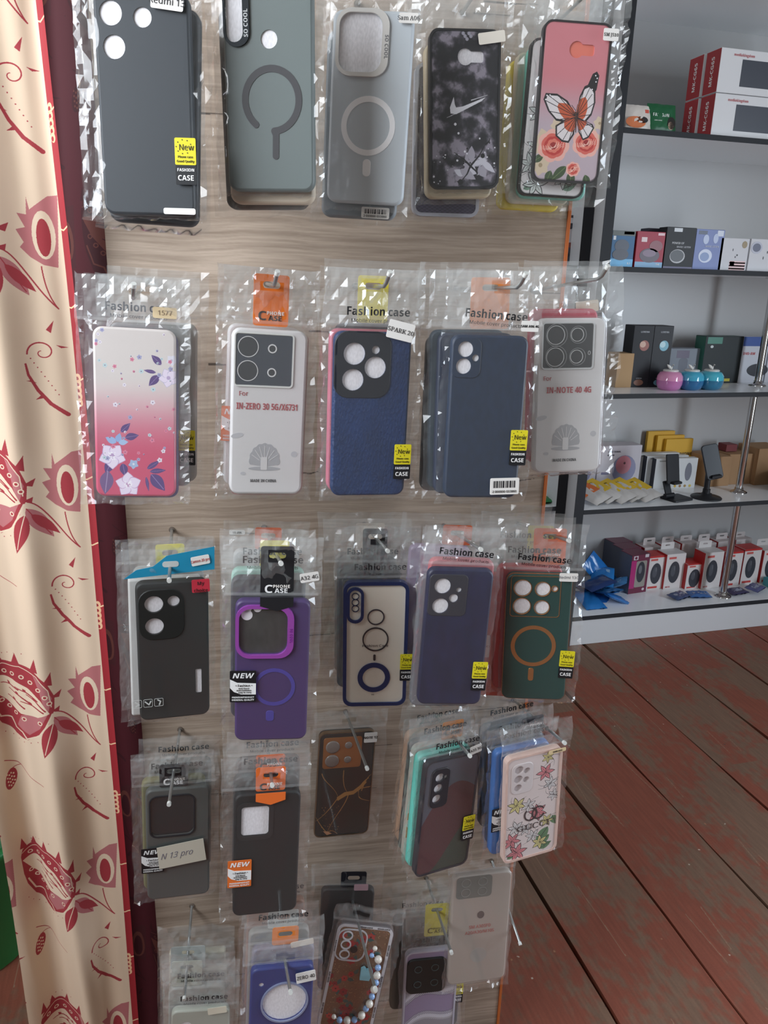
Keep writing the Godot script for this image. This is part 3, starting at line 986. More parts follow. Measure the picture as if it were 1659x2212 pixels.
func shell_card(n: Node3D, c: Node3D, model: String, wide: float, model_v: float) -> void:   # printed insert: model name, shell drawing, origin
	var red := mat(C(186, 62, 74), 0.6)
	var grey := mat(C(184, 184, 188), 0.6)
	var ink := mat(C(66, 64, 70), 0.6)
	var p := uv(n, 0.16, model_v - 0.075)
	words("For", 0.0046, red, c, p.x, p.y, 0.0003)
	p = uv(n, 0.49, model_v)
	words(model, 0.0066, red, c, p.x, p.y, 0.0003, {"bold": true, "wide": wide})
	p = uv(n, 0.47, 0.80)
	var fan := PackedVector2Array([Vector2(p.x - 0.003, p.y - 0.004)])
	for i in 41:
		var a := PI * 1.08 - i * PI * 1.16 / 40
		var rad := 0.0152 + 0.0010 * absf(sin(i * PI * 9 / 40))
		fan.append(p + Vector2(cos(a) * rad, sin(a) * rad * 1.15 + 0.002))
	fan.append(Vector2(p.x + 0.003, p.y - 0.004))
	var s := obj("shell_drawing", flat(fan, 0.0, 0.0002), grey, c)
	for i in 7:
		var a := PI * (0.14 + i * 0.12)
		obj("rib", stroke([p + Vector2(cos(a), sin(a)) * 0.006, p + Vector2(cos(a) * 0.0145, sin(a) * 0.0165 + 0.001)], 0.0006, 0.0, 0.0004), M.card, s)
	obj("shell_lip", flat(circ(p.x, p.y - 0.0065, 0.0165, 24, 0.0022), 0.0, 0.0003), grey, s)
	obj("drawn_phone", flat(rr(0.0066, 0.0135, 0.001, p.x - 0.0005, p.y - 0.001, 3), 0.0, 0.0005), M.card, s)
	for e in [[0.09, 0.635, 0.0065, 0.0026, 12.0], [0.88, 0.745, 0.0034, 0.0032, 0.0], [0.18, 0.87, 0.0028, 0.0018, 0.0]]:
		var q := uv(n, e[0], e[1])
		obj("pebble", flat(circ(0, 0, e[2], 16, e[3]), 0.0, 0.0002), mat(C(206, 206, 210), 0.6), s, at(q.x, q.y, 0, 0, 0, e[4]))
	p = uv(n, 0.46, 0.915)
	words("MADE IN CHINA", 0.0031, ink, c, p.x, p.y, 0.0003, {"bold": true, "wide": 0.82})

func clear_shell(n: Node3D, c: Node3D) -> void:
	obj("clear_case", plate(n.get_meta("w") + 0.003, n.get_meta("h") + 0.003, 0.0105, TH, 0.002, [], false), mat(Color(0.9, 0.92, 0.92, 0.07), 0.08), c, at(0, 0, 0.0012))

func row_one() -> void:
	# 1A
	var n := bag("1A", "charcoal navy case with three round camera holes in the bag beside the curtain", G1, {"l": 0.017, "r": 0.009, "b": 0.004, "seal": false, "amp": 1.2})
	case_in(n, M.navy_black, [ch(n, 0.18, 0.10, 0.0092), ch(n, 0.51, 0.115, 0.0075), ch(n, 0.20, 0.245, 0.0090)])
	sticker_new(n, 0.0325, -0.0345, 1.0, 0, 0.0035)
	tag(n, "", 0.026, -0.0815, 0.027, 0.005, {"z": 0.0036})
	tag(n, "Redmi 13", 0.022, 0.076, 0.026, 0.012, {"turn": -6})
	rear("1A", "slim dark case peeping out under the charcoal navy case", G1, mat(C(38, 42, 48), 0.5), {"dx": 0.004, "dy": -0.006, "dz": -0.016, "droll": -2.5, "seal": false})
	rear("1A", "grey case at the back of the hook beside the curtain", G1, mat(C(96, 104, 108), 0.5), {"dx": -0.002, "dy": 0.002, "dz": -0.032, "l": 0.022, "seal": false})
	# 1B
	n = bag("1B", "smoky grey-green case with a dark open magnet ring and pill camera frame", G1, {"l": 0.010, "r": 0.008, "b": 0.005, "seal": false})
	var c := case_in(n, M.smoke_green, [cr(n, 0.13, 0.165, 0.0145, 0.040, 0.0071), ch(n, 0.51, 0.272, 0.0072)])
	var p := uv(n, 0.155, 0.165)
	obj("camera_frame", ring(rr(0.0225, 0.0475, 0.0110, p.x, p.y), rr(0.0150, 0.0405, 0.0074, uv(n, 0.13, 0.165).x, p.y), -0.001, 0.0022), mat(C(50, 54, 58), 0.25, 0.6), c)
	words("SO COOL", 0.0036, mat(C(196, 198, 200), 0.4), c, p.x + 0.0082, p.y - 0.006, 0.0023, {"turn": 90, "bold": true})
	p = uv(n, 0.53, 0.556)
	var arc := []
	for i in 33:
		var a := deg_to_rad(232 - i * 318.0 / 32)
		arc.append(p + Vector2(cos(a), sin(a)) * Vector2(0.0235, 0.0245))
	arc.append(p + Vector2(0.003, -0.0275))
	arc.append(p + Vector2(0.0025, -0.0445))
	obj("magnet_ring", stroke(arc, 0.0056, -0.0004, 0.0005), mat(C(38, 36, 42), 0.5), c)
	rear("1B", "beige case showing its pale foot under the smoky grey-green case", G1, mat(C(206, 192, 172), 0.5), {"dx": 0.001, "dy": -0.0095, "dz": -0.014, "seal": false})
	rear("1B", "dark ribbed case under the beige one behind the smoky grey-green case", G1, mat(C(58, 54, 52), 0.5), {"dx": -0.004, "dy": -0.013, "dz": -0.028, "droll": 0.6, "seal": false})
	# 1C
	n = bag("1C", "frosted pale case with white magnet ring and square white camera frame", G1, {"l": 0.010, "r": 0.007, "b": 0.008, "seal": false})
	c = case_in(n, M.frost, [cr(n, 0.355, 0.165, 0.040, 0.049, 0.011)])
	p = uv(n, 0.365, 0.165)
	obj("camera_frame", ring(rr(0.050, 0.0565, 0.0140, p.x + 0.001, p.y, 6), rr(0.0405, 0.0495, 0.0112, uv(n, 0.355, 0.165).x, p.y, 6), -0.001, 0.0030), mat(C(232, 230, 226), 0.22, 0.2), c)
	words("SO COOL", 0.0034, mat(C(120, 120, 124), 0.4), c, p.x + 0.0240, p.y - 0.003, 0.0031, {"turn": -90, "bold": true})
	p = uv(n, 0.50, 0.585)
	ringon(c, "magnet_ring", p, 0.0262, 0.0052, mat(C(252, 252, 254), 0.4))
	obj("magnet_bar", plate(0.0078, 0.0155, 0.0036, 0.001, 0.0003), mat(C(252, 252, 254), 0.4), c, at(p.x + 0.0005, p.y - 0.0370, 0.0006))
	tag(n, "Sam A06", 0.033, 0.077, 0.018, 0.0085, {"serif": true, "bold": true, "z": 0.004})
	var q := rear("1C", "plain grey case with a barcode label under the frosted pale case", G1, mat(C(136, 144, 150), 0.5), {"dx": -0.004, "dy": -0.013, "dz": -0.015, "seal": false})
	tag(q, "2 000000 033860", 0.018, -0.078, 0.028, 0.0105, {"bars": true, "cap": 0.0022, "y": -0.003, "z": 0.006})
	# 1D
	n = bag("1D", "black and grey smoke-print case with a white check mark and ink splashes", G1, {"l": 0.012, "r": 0.012, "b": 0.006, "seal": false})
	c = case_in(n, tmat(smoke_tex(), 0.4), [Geometry2D.merge_polygons(scaled(ch(n, 0.50, 0.165, 0.0079), 1000.0), scaled(cr(n, 0.635, 0.165, 0.019, 0.0105, 0.003), 1000.0))[0]].map(func(a): return scaled(a, 0.001)))
	obj("rim", ring(rr(0.0742, 0.1497, 0.0095), rr(0.0700, 0.1455, 0.0080), -0.008, 0.0006), mat(C(30, 30, 34), 0.5), c)
	tag(n, "", 0.0265, 0.0665, 0.028, 0.0105, {"turn": 8, "paper": C(226, 220, 208), "z": 0.004})
	rear("1D", "gold case showing its foot under the smoke-print case", G1, mat(C(206, 190, 160), 0.45), {"dx": -0.002, "dy": -0.009, "dz": -0.014, "seal": false})
	q = rear("1D", "violet carbon-look case in a pale frame hanging low behind the smoke-print case", G1, tmat(weave_tex(2), 0.4), {"dx": -0.010, "dy": -0.026, "dz": -0.028, "droll": -2.0, "seal": false})
	obj("rim", ring(rr(0.0745, 0.150, 0.0098), rr(0.0672, 0.143, 0.0062), -0.008, 0.0008), mat(C(170, 170, 178), 0.35), q)
	# 1E
	n = bag("1E", "pink case printed with a butterfly over red roses", G1, {"l": 0.010, "r": 0.016, "b": 0.006, "seal": false, "amp": 1.2})
	c = case_in(n, tmat(butterfly_tex(), 0.4), [Geometry2D.merge_polygons(scaled(ch(n, 0.50, 0.165, 0.0079), 1000.0), scaled(cr(n, 0.635, 0.165, 0.019, 0.0105, 0.003), 1000.0))[0]].map(func(a): return scaled(a, 0.001)), {"foam_mat": mat(C(226, 124, 106), 0.5)})
	obj("rim", ring(rr(0.0738, 0.1532, 0.0095), rr(0.0706, 0.1500, 0.0080), -0.008, 0.0006), mat(C(34, 30, 34), 0.5), c)
	tag(n, "SM J510", 0.034, 0.0655, 0.0165, 0.0115, {"serif": true, "cap": 0.003, "z": 0.004})
	q = rear("1E", "white case with line-drawn leaves under the butterfly case", G1, tmat(lily_tex(true), 0.4), {"dx": -0.009, "dy": -0.014, "dz": -0.014, "droll": -1.0, "seal": false})
	obj("rim", ring(rr(0.0738, 0.1532, 0.0095), rr(0.0700, 0.1495, 0.0078), -0.008, 0.0006), mat(C(34, 34, 36), 0.5), q)
	rear("1E", "mint case behind the leaf-drawn case", G1, mat(C(122, 214, 196), 0.4), {"dx": -0.004, "dy": -0.016, "dz": -0.026, "r": 0.020, "seal": false, "w": 0.078})
	rear("1E", "cream case between the mint and the yellow case", G1, mat(C(222, 212, 190), 0.4), {"dx": -0.016, "dy": -0.021, "dz": -0.036, "seal": false})
	rear("1E", "bright yellow case hanging lowest at the end of the top row", G1, mat(C(236, 216, 70), 0.4), {"dx": -0.022, "dy": -0.027, "dz": -0.046, "droll": -1.0, "seal": false})

func row_two() -> void:
	# 2A
	var n := bag("2A", "silver to rose case with printed white blossoms and glued stones", G2, {"l": 0.016, "r": 0.012, "b": 0.009, "print": FC, "ink": C(96, 98, 104), "amp": 1.3, "haze": 0.05})
	case_in(n, tmat(bloom_tex(), 0.35, 0.4), [])
	tag(n, "1577", 0.028, 0.0985, 0.0225, 0.0105, {"paper": C(228, 206, 166), "ink": C(150, 130, 110), "z": -0.001})
	rear("2A", "indigo case under the blossom case", G2, mat(C(70, 64, 128), 0.4), {"dx": 0.001, "dy": -0.005, "dz": -0.014})
	var q := rear("2A", "grey case with a yellow sticker behind the blossom case", G2, mat(C(150, 154, 152), 0.5), {"dx": 0.012, "dy": 0.003, "dz": -0.028, "droll": 1.0})
	sticker_new(q, 0.034, -0.034, 1.0)
	rear("2A", "pale case farthest back on the hook of the blossom case", G2, mat(C(196, 196, 192), 0.5), {"dx": 0.018, "dy": 0.004, "dz": -0.044, "top": 0.022})
	# 2B
	n = bag("2B", "white-card case marked IN-ZERO 30 under an orange hang tag", G2, {"l": 0.017, "r": 0.009, "b": 0.006, "amp": 1.2})
	var c := case_in(n, M.card, [])
	var p := uv(n, 0.425, 0.18)
	var cam := obj("camera_print", plate(0.056, 0.050, 0.002, 0.0004, 0.0001, [], false, 0, p.x, p.y), mat(C(40, 50, 68), 0.3), c, at(0, 0, 0.0004))
	obj("camera_frame", ring(rr(0.0595, 0.0535, 0.004, p.x, p.y), rr(0.0570, 0.0510, 0.0025, p.x, p.y), 0.0, 0.0014), mat(C(214, 216, 212), 0.2), c)
	for e in [[0.21, 0.105, 0.0103], [0.21, 0.245, 0.0103], [0.53, 0.110, 0.0045], [0.53, 0.250, 0.0045]]:
		p = uv(n, e[0], e[1])
		ringon(cam, "lens_ring", p, e[2], 0.0007 if e[2] > 0.006 else 0.0012, mat(C(236, 236, 236), 0.4), 0.0006)
		obj("lens_print", flat(circ(p.x, p.y, e[2] - 0.001, 24), 0.0, 0.0003), mat(C(26, 30, 40), 0.3), cam)
	shell_card(n, c, "IN-ZERO 30 5G/X6731", 0.68, 0.455)
	clear_shell(n, c)
	tab(n, C(236, 122, 40), {"text": true, "w": 0.035, "low": POSE["2B"][7] / 2 + 0.003})
	rear("2B", "red case under the IN-ZERO 30 case", G2, mat(C(178, 54, 60), 0.4), {"dx": 0.001, "dy": -0.004, "dz": -0.014})
	q = rear("2B", "white case with an orange sticker behind the IN-ZERO 30 case", G2, M.card, {"dx": -0.006, "dy": 0.002, "dz": -0.028, "droll": -1})
	sticker_big(q, -0.028, -0.018, C(226, 112, 46))
	# 2C
	n = bag("2C", "navy leather-grain case with black camera surround and SPARK 20 label", G2, {"l": 0.012, "r": 0.010, "b": 0.006, "print": FC})
	var holes := [ch(n, 0.26, 0.127, 0.0107), ch(n, 0.25, 0.280, 0.0107), ch(n, 0.535, 0.205, 0.0107), ch(n, 0.535, 0.102, 0.0040)]
	c = case_in(n, M.leather, holes)
	island(c, n, 0.37, 0.192, 0.0565, 0.065, 0.014, mat(C(24, 28, 38), 0.5), holes)
	sticker_new(n, 0.0345, -0.0385)
	tag(n, "SPARK 20", 0.026, 0.0850, 0.0265, 0.0175, {"serif": true, "turn": -12, "cap": 0.0042, "z": 0.004})
	rear("2C", "pink case behind the navy leather-grain case", G2, mat(C(196, 110, 128), 0.4), {"dx": -0.003, "dy": 0.0015, "dz": -0.014})
	q = rear("2C", "black case with a yellow hang tag behind the navy leather-grain case", G2, mat(C(40, 40, 44), 0.5), {"dx": 0.004, "dy": 0.006, "dz": -0.030, "top": 0.024})
	tab(q, C(232, 214, 40))
	# 2D
	n = bag("2D", "plain navy case with two camera holes and a barcode label", G2, {"l": 0.010, "r": 0.010, "b": 0.007, "print": FC, "tturn": -3.0})
	holes = [ch(n, 0.18, 0.085, 0.0076), ch(n, 0.165, 0.185, 0.0076), ch(n, 0.315, 0.135, 0.0034)]
	c = case_in(n, M.navy, holes)
	island(c, n, 0.20, 0.135, 0.0290, 0.040, 0.008, M.navy, holes, 0.0008)
	sticker_new(n, 0.0355, -0.0210)
	tag(n, "2 000000 033860", 0.024, -0.0690, 0.0305, 0.0175, {"bars": true, "cap": 0.0024, "y": -0.0055, "turn": 2})
	tag(n, "SAM A06 4G", 0.038, 0.092, 0.0175, 0.0105, {"bold": true, "cap": 0.0024, "z": 0.001})
	rear("2D", "dark blue case showing its left edge behind the plain navy case", G2, mat(C(34, 44, 66), 0.5), {"dx": -0.009, "dy": 0.001, "dz": -0.014, "droll": 1.0})
	q = rear("2D", "teal case with an orange hang tag behind the plain navy case", G2, mat(C(46, 66, 82), 0.5), {"dx": -0.013, "dy": 0.003, "dz": -0.030, "droll": 1.5, "top": 0.024})
	tab(q, C(222, 130, 58), {"w": 0.040})
	rear("2D", "black case farthest back on the hook of the plain navy case", G2, mat(C(40, 42, 48), 0.5), {"dx": -0.015, "dy": -0.005, "dz": -0.046})
	# 2E
	n = bag("2E", "white-card case marked IN-NOTE 40 at the panel's outer edge", G2, {"l": 0.010, "r": 0.014, "b": 0.004, "amp": 1.4})
	c = case_in(n, M.card, [])
	p = uv(n, 0.445, 0.175)
	cam = obj("camera_print", plate(0.055, 0.046, 0.002, 0.0004, 0.0001, [], false, 0, p.x, p.y), mat(C(46, 48, 54), 0.3), c, at(0, 0, 0.0004))
	obj("camera_frame", ring(rr(0.0585, 0.0495, 0.004, p.x, p.y), rr(0.0560, 0.0470, 0.0025, p.x, p.y), 0.0, 0.0014), mat(C(200, 202, 202), 0.2), c)
	for e in [[0.26, 0.107, 0.0100], [0.26, 0.245, 0.0100], [0.575, 0.105, 0.0072], [0.575, 0.243, 0.0072]]:
		p = uv(n, e[0], e[1])
		ringon(cam, "lens_ring", p, e[2], 0.0006, mat(C(226, 228, 228), 0.4), 0.0006)
		ringon(cam, "lens_ring", p + Vector2(0.001, 0), e[2] + 0.002, 0.0004, mat(C(170, 172, 174), 0.4), 0.0005)
	p = uv(n, 0.76, 0.22)
	ringon(cam, "flash_print", p, 0.0014, 0.0004, mat(C(220, 220, 220), 0.4), 0.0006, 0.0022)
	shell_card(n, c, "IN-NOTE 40 4G", 0.80, 0.455)
	clear_shell(n, c)
	rear("2E", "rose red case standing taller behind the IN-NOTE 40 case", G2, mat(C(206, 66, 92), 0.4), {"dx": -0.004, "dy": 0.009, "dz": -0.014, "l": 0.014})
	q = rear("2E", "clear case with a cream paper label behind the IN-NOTE 40 case", G2, mat(C(214, 210, 206), 0.5), {"dx": 0.004, "dy": 0.004, "dz": -0.028, "top": 0.024})
	tag(q, "", 0.022, 0.090, 0.026, 0.012, {"paper": C(224, 212, 188), "turn": 6, "z": 0.004})

func row_three() -> void:
	# 3A
	var n := bag("3A", "black case with three camera holes under a torn blue header", G3, {"l": 0.014, "r": 0.007, "b": 0.004, "top": 0.030})
	var holes := [ch(n, 0.245, 0.150, 0.0098), ch(n, 0.245, 0.305, 0.0098), ch(n, 0.515, 0.135, 0.0064), cr(n, 0.845, 0.735, 0.0065, 0.030, 0.0012)]
	var c := case_in(n, mat(C(26, 29, 29), 0.6), holes)
	island(c, n, 0.345, 0.225, 0.0480, 0.0590, 0.015, mat(C(24, 27, 26), 0.55), [holes[0], holes[1], holes[2]], 0.0018)
	var y0: float = n.get_meta("h") / 2
	var hd := obj("blue_header", flat(PackedVector2Array([Vector2(-0.049, y0 + 0.006), Vector2(-0.036, y0 + 0.0155), Vector2(-0.019, y0 + 0.0185), Vector2(-0.0046, y0 + 0.0300), Vector2(0.045, y0 + 0.0380), Vector2(0.045, y0 + 0.0120)]), 0.0, 0.0006), mat(C(30, 140, 178), 0.4), n, at(0, 0, 0.001))
	obj("header_hole", flat(rr(0.017, 0.0065, 0.003, -0.001, y0 + 0.0205, 4), 0.0, 0.0003), mat(C(196, 200, 198), 0.5), hd, at(0, 0, 0.0006))
	tag(n, "Camon 20 pro", 0.030, y0 + 0.0235, 0.0195, 0.0105, {"turn": 9, "cap": 0.0032, "wide": 0.72, "ink": C(196, 84, 80), "z": 0.003})
	tag(n, "My", 0.030, y0 - 0.0055, 0.0190, 0.0150, {"turn": 2, "paper": C(206, 50, 70), "cap": 0.0040, "y": 0.0030, "z": 0.0038})
	words("choice", 0.0038, mat(C(60, 30, 34), 0.6), n, 0.030, y0 - 0.0105, 0.0042)
	for k in 3:
		var ic := obj("printed_icon", ring(rr(0.0098, 0.0098, 0.0016), rr(0.0090, 0.0090, 0.0013), 0.0, 0.0002), mat(C(206, 210, 208), 0.5), n, at(-0.0405 + k * 0.0115, -0.0590, 0.0034))
		obj("mark", stroke([[Vector2(-0.002, 0.0025), Vector2(0.002, -0.001), Vector2(-0.0015, -0.0028)], [Vector2(-0.003, 0.002), Vector2(0.001, -0.002), Vector2(0.003, 0.002)], [Vector2(-0.001, 0.003), Vector2(0.002, 0.001), Vector2(0.0005, -0.003)]][k], 0.0014, 0.0, 0.0002), mat(C(206, 210, 208), 0.5), ic)
	var q := rear("3A", "white card sleeve showing left of the torn blue header case", G3, mat(C(206, 206, 204), 0.6), {"dx": -0.010, "dy": -0.001, "dz": -0.013, "droll": -0.6, "round": 0.003})
	q = rear("3A", "clear case with a yellow hang tag behind the torn blue header case", G3, mat(C(166, 166, 160), 0.5), {"dx": -0.006, "dy": 0.006, "dz": -0.028, "top": 0.018, "l": 0.018})
	tab(q, C(222, 212, 90))
	# 3B
	n = bag("3B", "purple case with square camera frame and black hang tag", G3, {"l": 0.014, "r": 0.010, "b": 0.007, "top": 0.020})
	c = case_in(n, M.purple, [cr(n, 0.375, 0.205, 0.0495, 0.0520, 0.012)], {"foam_mat": M.dark_clear})
	var p := uv(n, 0.395, 0.208)
	obj("camera_frame", ring(rr(0.0600, 0.0600, 0.0155, p.x, p.y, 6), rr(0.0500, 0.0525, 0.0122, uv(n, 0.375, 0.205).x, p.y, 6), -0.001, 0.0034), mat(C(176, 92, 196), 0.22, 0.45), c)
	words("SO COOL", 0.0028, mat(C(112, 40, 130), 0.4), c, p.x + 0.0275, p.y - 0.004, 0.0035, {"turn": -90, "bold": true})
	for e in [[0.15, 0.05, 0.0055], [0.155, 0.10, 0.0058], [0.295, 0.055, 0.0042]]:
		p = uv(n, e[0], e[1])
		obj("lens_hole", flat(circ(p.x, p.y, e[2], 20), 0.0, 0.0003), M.foam, c, at(0, 0, -0.0012))
	p = uv(n, 0.535, 0.605)
	ringon(c, "magnet_ring", p, 0.0222, 0.0040, mat(C(72, 62, 152), 0.45))
	obj("magnet_bar", plate(0.0086, 0.0125, 0.003, 0.001, 0.0003), mat(C(72, 62, 152), 0.45), c, at(p.x - 0.004, p.y - 0.0345, 0.0006))
	sticker_big(n, -0.0300, -0.0145, C(24, 26, 30))
	tab(n, C(26, 28, 32), {"text": true, "w": 0.034, "ink": C(236, 236, 236), "point": true, "ty": 0.008, "low": 0.0865})
	tag(n, "A32 4G", 0.0365, 0.1085, 0.0195, 0.0100, {"turn": 10, "cap": 0.0042, "z": 0.0008})
	q = rear("3B", "black case standing taller behind the purple case", G3, mat(C(46, 44, 52), 0.5), {"dx": -0.004, "dy": 0.020, "dz": -0.014, "print": FC})
	tag(q, "", 0.030, 0.085, 0.012, 0.008, {"paper": C(180, 184, 180), "z": 0.003})
	q = rear("3B", "mint case with a yellow hang tag behind the purple case", G3, mat(C(150, 196, 180), 0.5), {"dx": -0.004, "dy": 0.022, "dz": -0.034, "print": FC, "top": 0.022})
	tab(q, C(226, 212, 50))
	q = rear("3B", "white case with an orange hang tag farthest back behind the purple case", G3, mat(C(200, 198, 196), 0.5), {"dx": -0.004, "dy": 0.012, "dz": -0.120, "top": 0.018})
	tab(q, C(222, 100, 40))
	tag(q, "LG 20A", -0.034, 0.105, 0.018, 0.0055, {"z": 0.002})
	# 3C
	n = bag("3C", "white case in a metallic blue rim with four ringed openings", G3, {"l": 0.013, "r": 0.013, "b": 0.004, "print": FC, "ink": C(24, 24, 28), "top": 0.018})
	c = case_in(n, M.card_warm, [])
	var chrome_blue := mat(C(66, 84, 140), 0.22, 0.75)
	obj("rim", ring(rr(0.0790, 0.1665, 0.0110), rr(0.0705, 0.1580, 0.0075), -0.008, 0.0022), chrome_blue, c)
	p = uv(n, 0.175, 0.175)
	var cf := obj("camera_frame", ring(rr(0.0205, 0.0465, 0.0100, p.x, p.y), rr(0.0135, 0.0395, 0.0066, p.x, p.y), 0.0, 0.0026), chrome_blue, c)
	for k in 3:
		ringon(cf, "lens_ring", p + Vector2(0, 0.0115 - k * 0.0080), 0.0044, 0.0008, mat(C(40, 50, 84), 0.3, 0.5), 0.0014)
	p = uv(n, 0.50, 0.272)
	ringon(c, "opening_ring", p, 0.0104, 0.0014, mat(C(40, 42, 56), 0.3, 0.4), 0.0012)
	p = uv(n, 0.50, 0.452)
	ringon(c, "opening_ring", p, 0.0160, 0.0016, mat(C(30, 32, 42), 0.3, 0.4), 0.0012)
	words("Fashion Case", 0.0032, mat(C(70, 70, 76), 0.5), c, p.x, p.y - 0.0088, 0.0003, {"wide": 1.25})
	p = uv(n, 0.49, 0.603)
	obj("bar", plate(0.0030, 0.0082, 0.0014, 0.001, 0.0003), mat(C(30, 32, 42), 0.3), c, at(p.x, p.y, 0.001))
	p = uv(n, 0.485, 0.768)
	ringon(c, "magnet_ring", p, 0.0202, 0.0062, chrome_blue, 0.0014)
	words("5 2", 0.0016, mat(C(80, 80, 84), 0.5), c, p.x - 0.001, p.y - 0.0240, 0.0003)
	sticker_new(n, 0.0395, -0.0215, 1.0, 0, 0.0042)
	q = rear("3C", "dark green case with a black hang tag behind the blue-rimmed case", G3, mat(C(48, 54, 56), 0.5), {"dx": -0.006, "dy": 0.012, "dz": -0.022, "print": FC, "l": 0.018, "top": 0.022})
	tab(q, C(34, 34, 40), {"w": 0.030})
	q = rear("3C", "grey case with a cream hang tag farthest back behind the blue-rimmed case", G3, mat(C(120, 112, 104), 0.5), {"dx": -0.006, "dy": 0.018, "dz": -0.050, "l": 0.022, "top": 0.024})
	tab(q, C(226, 208, 190), {"w": 0.036})
	# 3D
	n = bag("3D", "navy case with four camera holes between the blue-rimmed and the green case", G3, {"l": 0.008, "r": 0.006, "b": 0.004, "print": FC, "tturn": -3.0, "top": 0.020})
	holes = [ch(n, 0.235, 0.120, 0.0092), ch(n, 0.225, 0.262, 0.0092), ch(n, 0.415, 0.205, 0.0052), ch(n, 0.485, 0.145, 0.0030)]
	c = case_in(n, M.navy_violet, holes)
	island(c, n, 0.325, 0.185, 0.0440, 0.0500, 0.006, mat(C(46, 46, 56), 0.5), holes, 0.0008)
	sticker_new(n, 0.0325, -0.0380)
	rear("3D", "pink case standing taller behind the four-hole navy case", G3, mat(C(198, 104, 112), 0.4), {"dx": 0.005, "dy": 0.006, "dz": -0.015})
	rear("3D", "grey case hanging lower behind the four-hole navy case", G3, mat(C(116, 118, 126), 0.5), {"dx": -0.002, "dy": -0.020, "dz": -0.030, "l": 0.003, "top": 0.01})
	q = rear("3D", "pale iridescent bag with an orange hang tag behind the four-hole navy case", G3, mat(C(180, 160, 190), 0.3), {"dx": -0.006, "dy": 0.002, "dz": -0.075, "top": 0.024, "l": 0.012})
	tab(q, C(216, 98, 48), {"w": 0.036})
	# 3E
	n = bag("3E", "dark green case with gold camera rims and a gold magnet ring", G3, {"l": 0.006, "r": 0.013, "b": 0.005, "print": FC, "tturn": -4.0})
	holes = [ch(n, 0.245, 0.105, 0.0100), ch(n, 0.245, 0.245, 0.0100), ch(n, 0.55, 0.110, 0.0086), ch(n, 0.55, 0.252, 0.0086), ch(n, 0.73, 0.105, 0.0034)]
	c = case_in(n, M.green, holes)
	var gold := mat(C(204, 146, 84), 0.25, 0.75)
	for e in [[0.245, 0.105, 0.0108], [0.245, 0.245, 0.0108], [0.55, 0.110, 0.0094], [0.55, 0.252, 0.0094], [0.73, 0.105, 0.0040]]:
		ringon(c, "lens_rim", uv(n, e[0], e[1]), e[2], 0.0008, gold, 0.0012)
	p = uv(n, 0.445, 0.170)
	obj("camera_frame", ring(rr(0.0585, 0.0520, 0.004, p.x, p.y), rr(0.0573, 0.0508, 0.0034, p.x, p.y), -0.0004, 0.0008), gold, c)
	obj("rim", ring(rr(0.0776, 0.1653, 0.0095), rr(0.0764, 0.1641, 0.0089), -0.004, -0.0016), gold, c)
	p = uv(n, 0.455, 0.560)
	ringon(c, "magnet_ring", p, 0.0270, 0.0048, gold)
	obj("magnet_bar", plate(0.0066, 0.0175, 0.003, 0.001, 0.0003), gold, c, at(p.x - 0.001, p.y - 0.0380, 0.0006))
	sticker_new(n, 0.0375, -0.0245, 1.0, -2)
	tag(n, "Redmi 13C", 0.0325, 0.0810, 0.0215, 0.0105, {"cap": 0.0034, "z": 0.004, "ink": C(120, 120, 124)})
	q = rear("3E", "red case with an orange hang tag behind the green and gold case", G3, mat(C(190, 70, 76), 0.4), {"dx": -0.008, "dy": 0.006, "dz": -0.014, "print": FC, "top": 0.024})
	tab(q, C(230, 106, 50), {"text": true, "w": 0.038})
	q = rear("3E", "clear case with a yellow hang tag behind the orange-tagged one", G3, mat(C(176, 190, 180), 0.5), {"dx": -0.010, "dy": 0.016, "dz": -0.040, "print": FC, "top": 0.026})
	tab(q, C(232, 222, 50))
	rear("3E", "grey case farthest back at the end of the third row", G3, mat(C(150, 156, 150), 0.5), {"dx": -0.014, "dy": 0.022, "dz": -0.070, "top": 0.026})
	q = rear("3E", "red packaged case with a white label wedged left of the green and gold case", G3, mat(C(204, 84, 72), 0.35), {"dx": -0.024, "dy": -0.010, "dz": -0.026, "droll": -1.0})
	tag(q, "PRODUCT", -0.0315, -0.012, 0.014, 0.030, {"cap": 0.0025, "z": 0.003, "ink": C(120, 60, 60)})

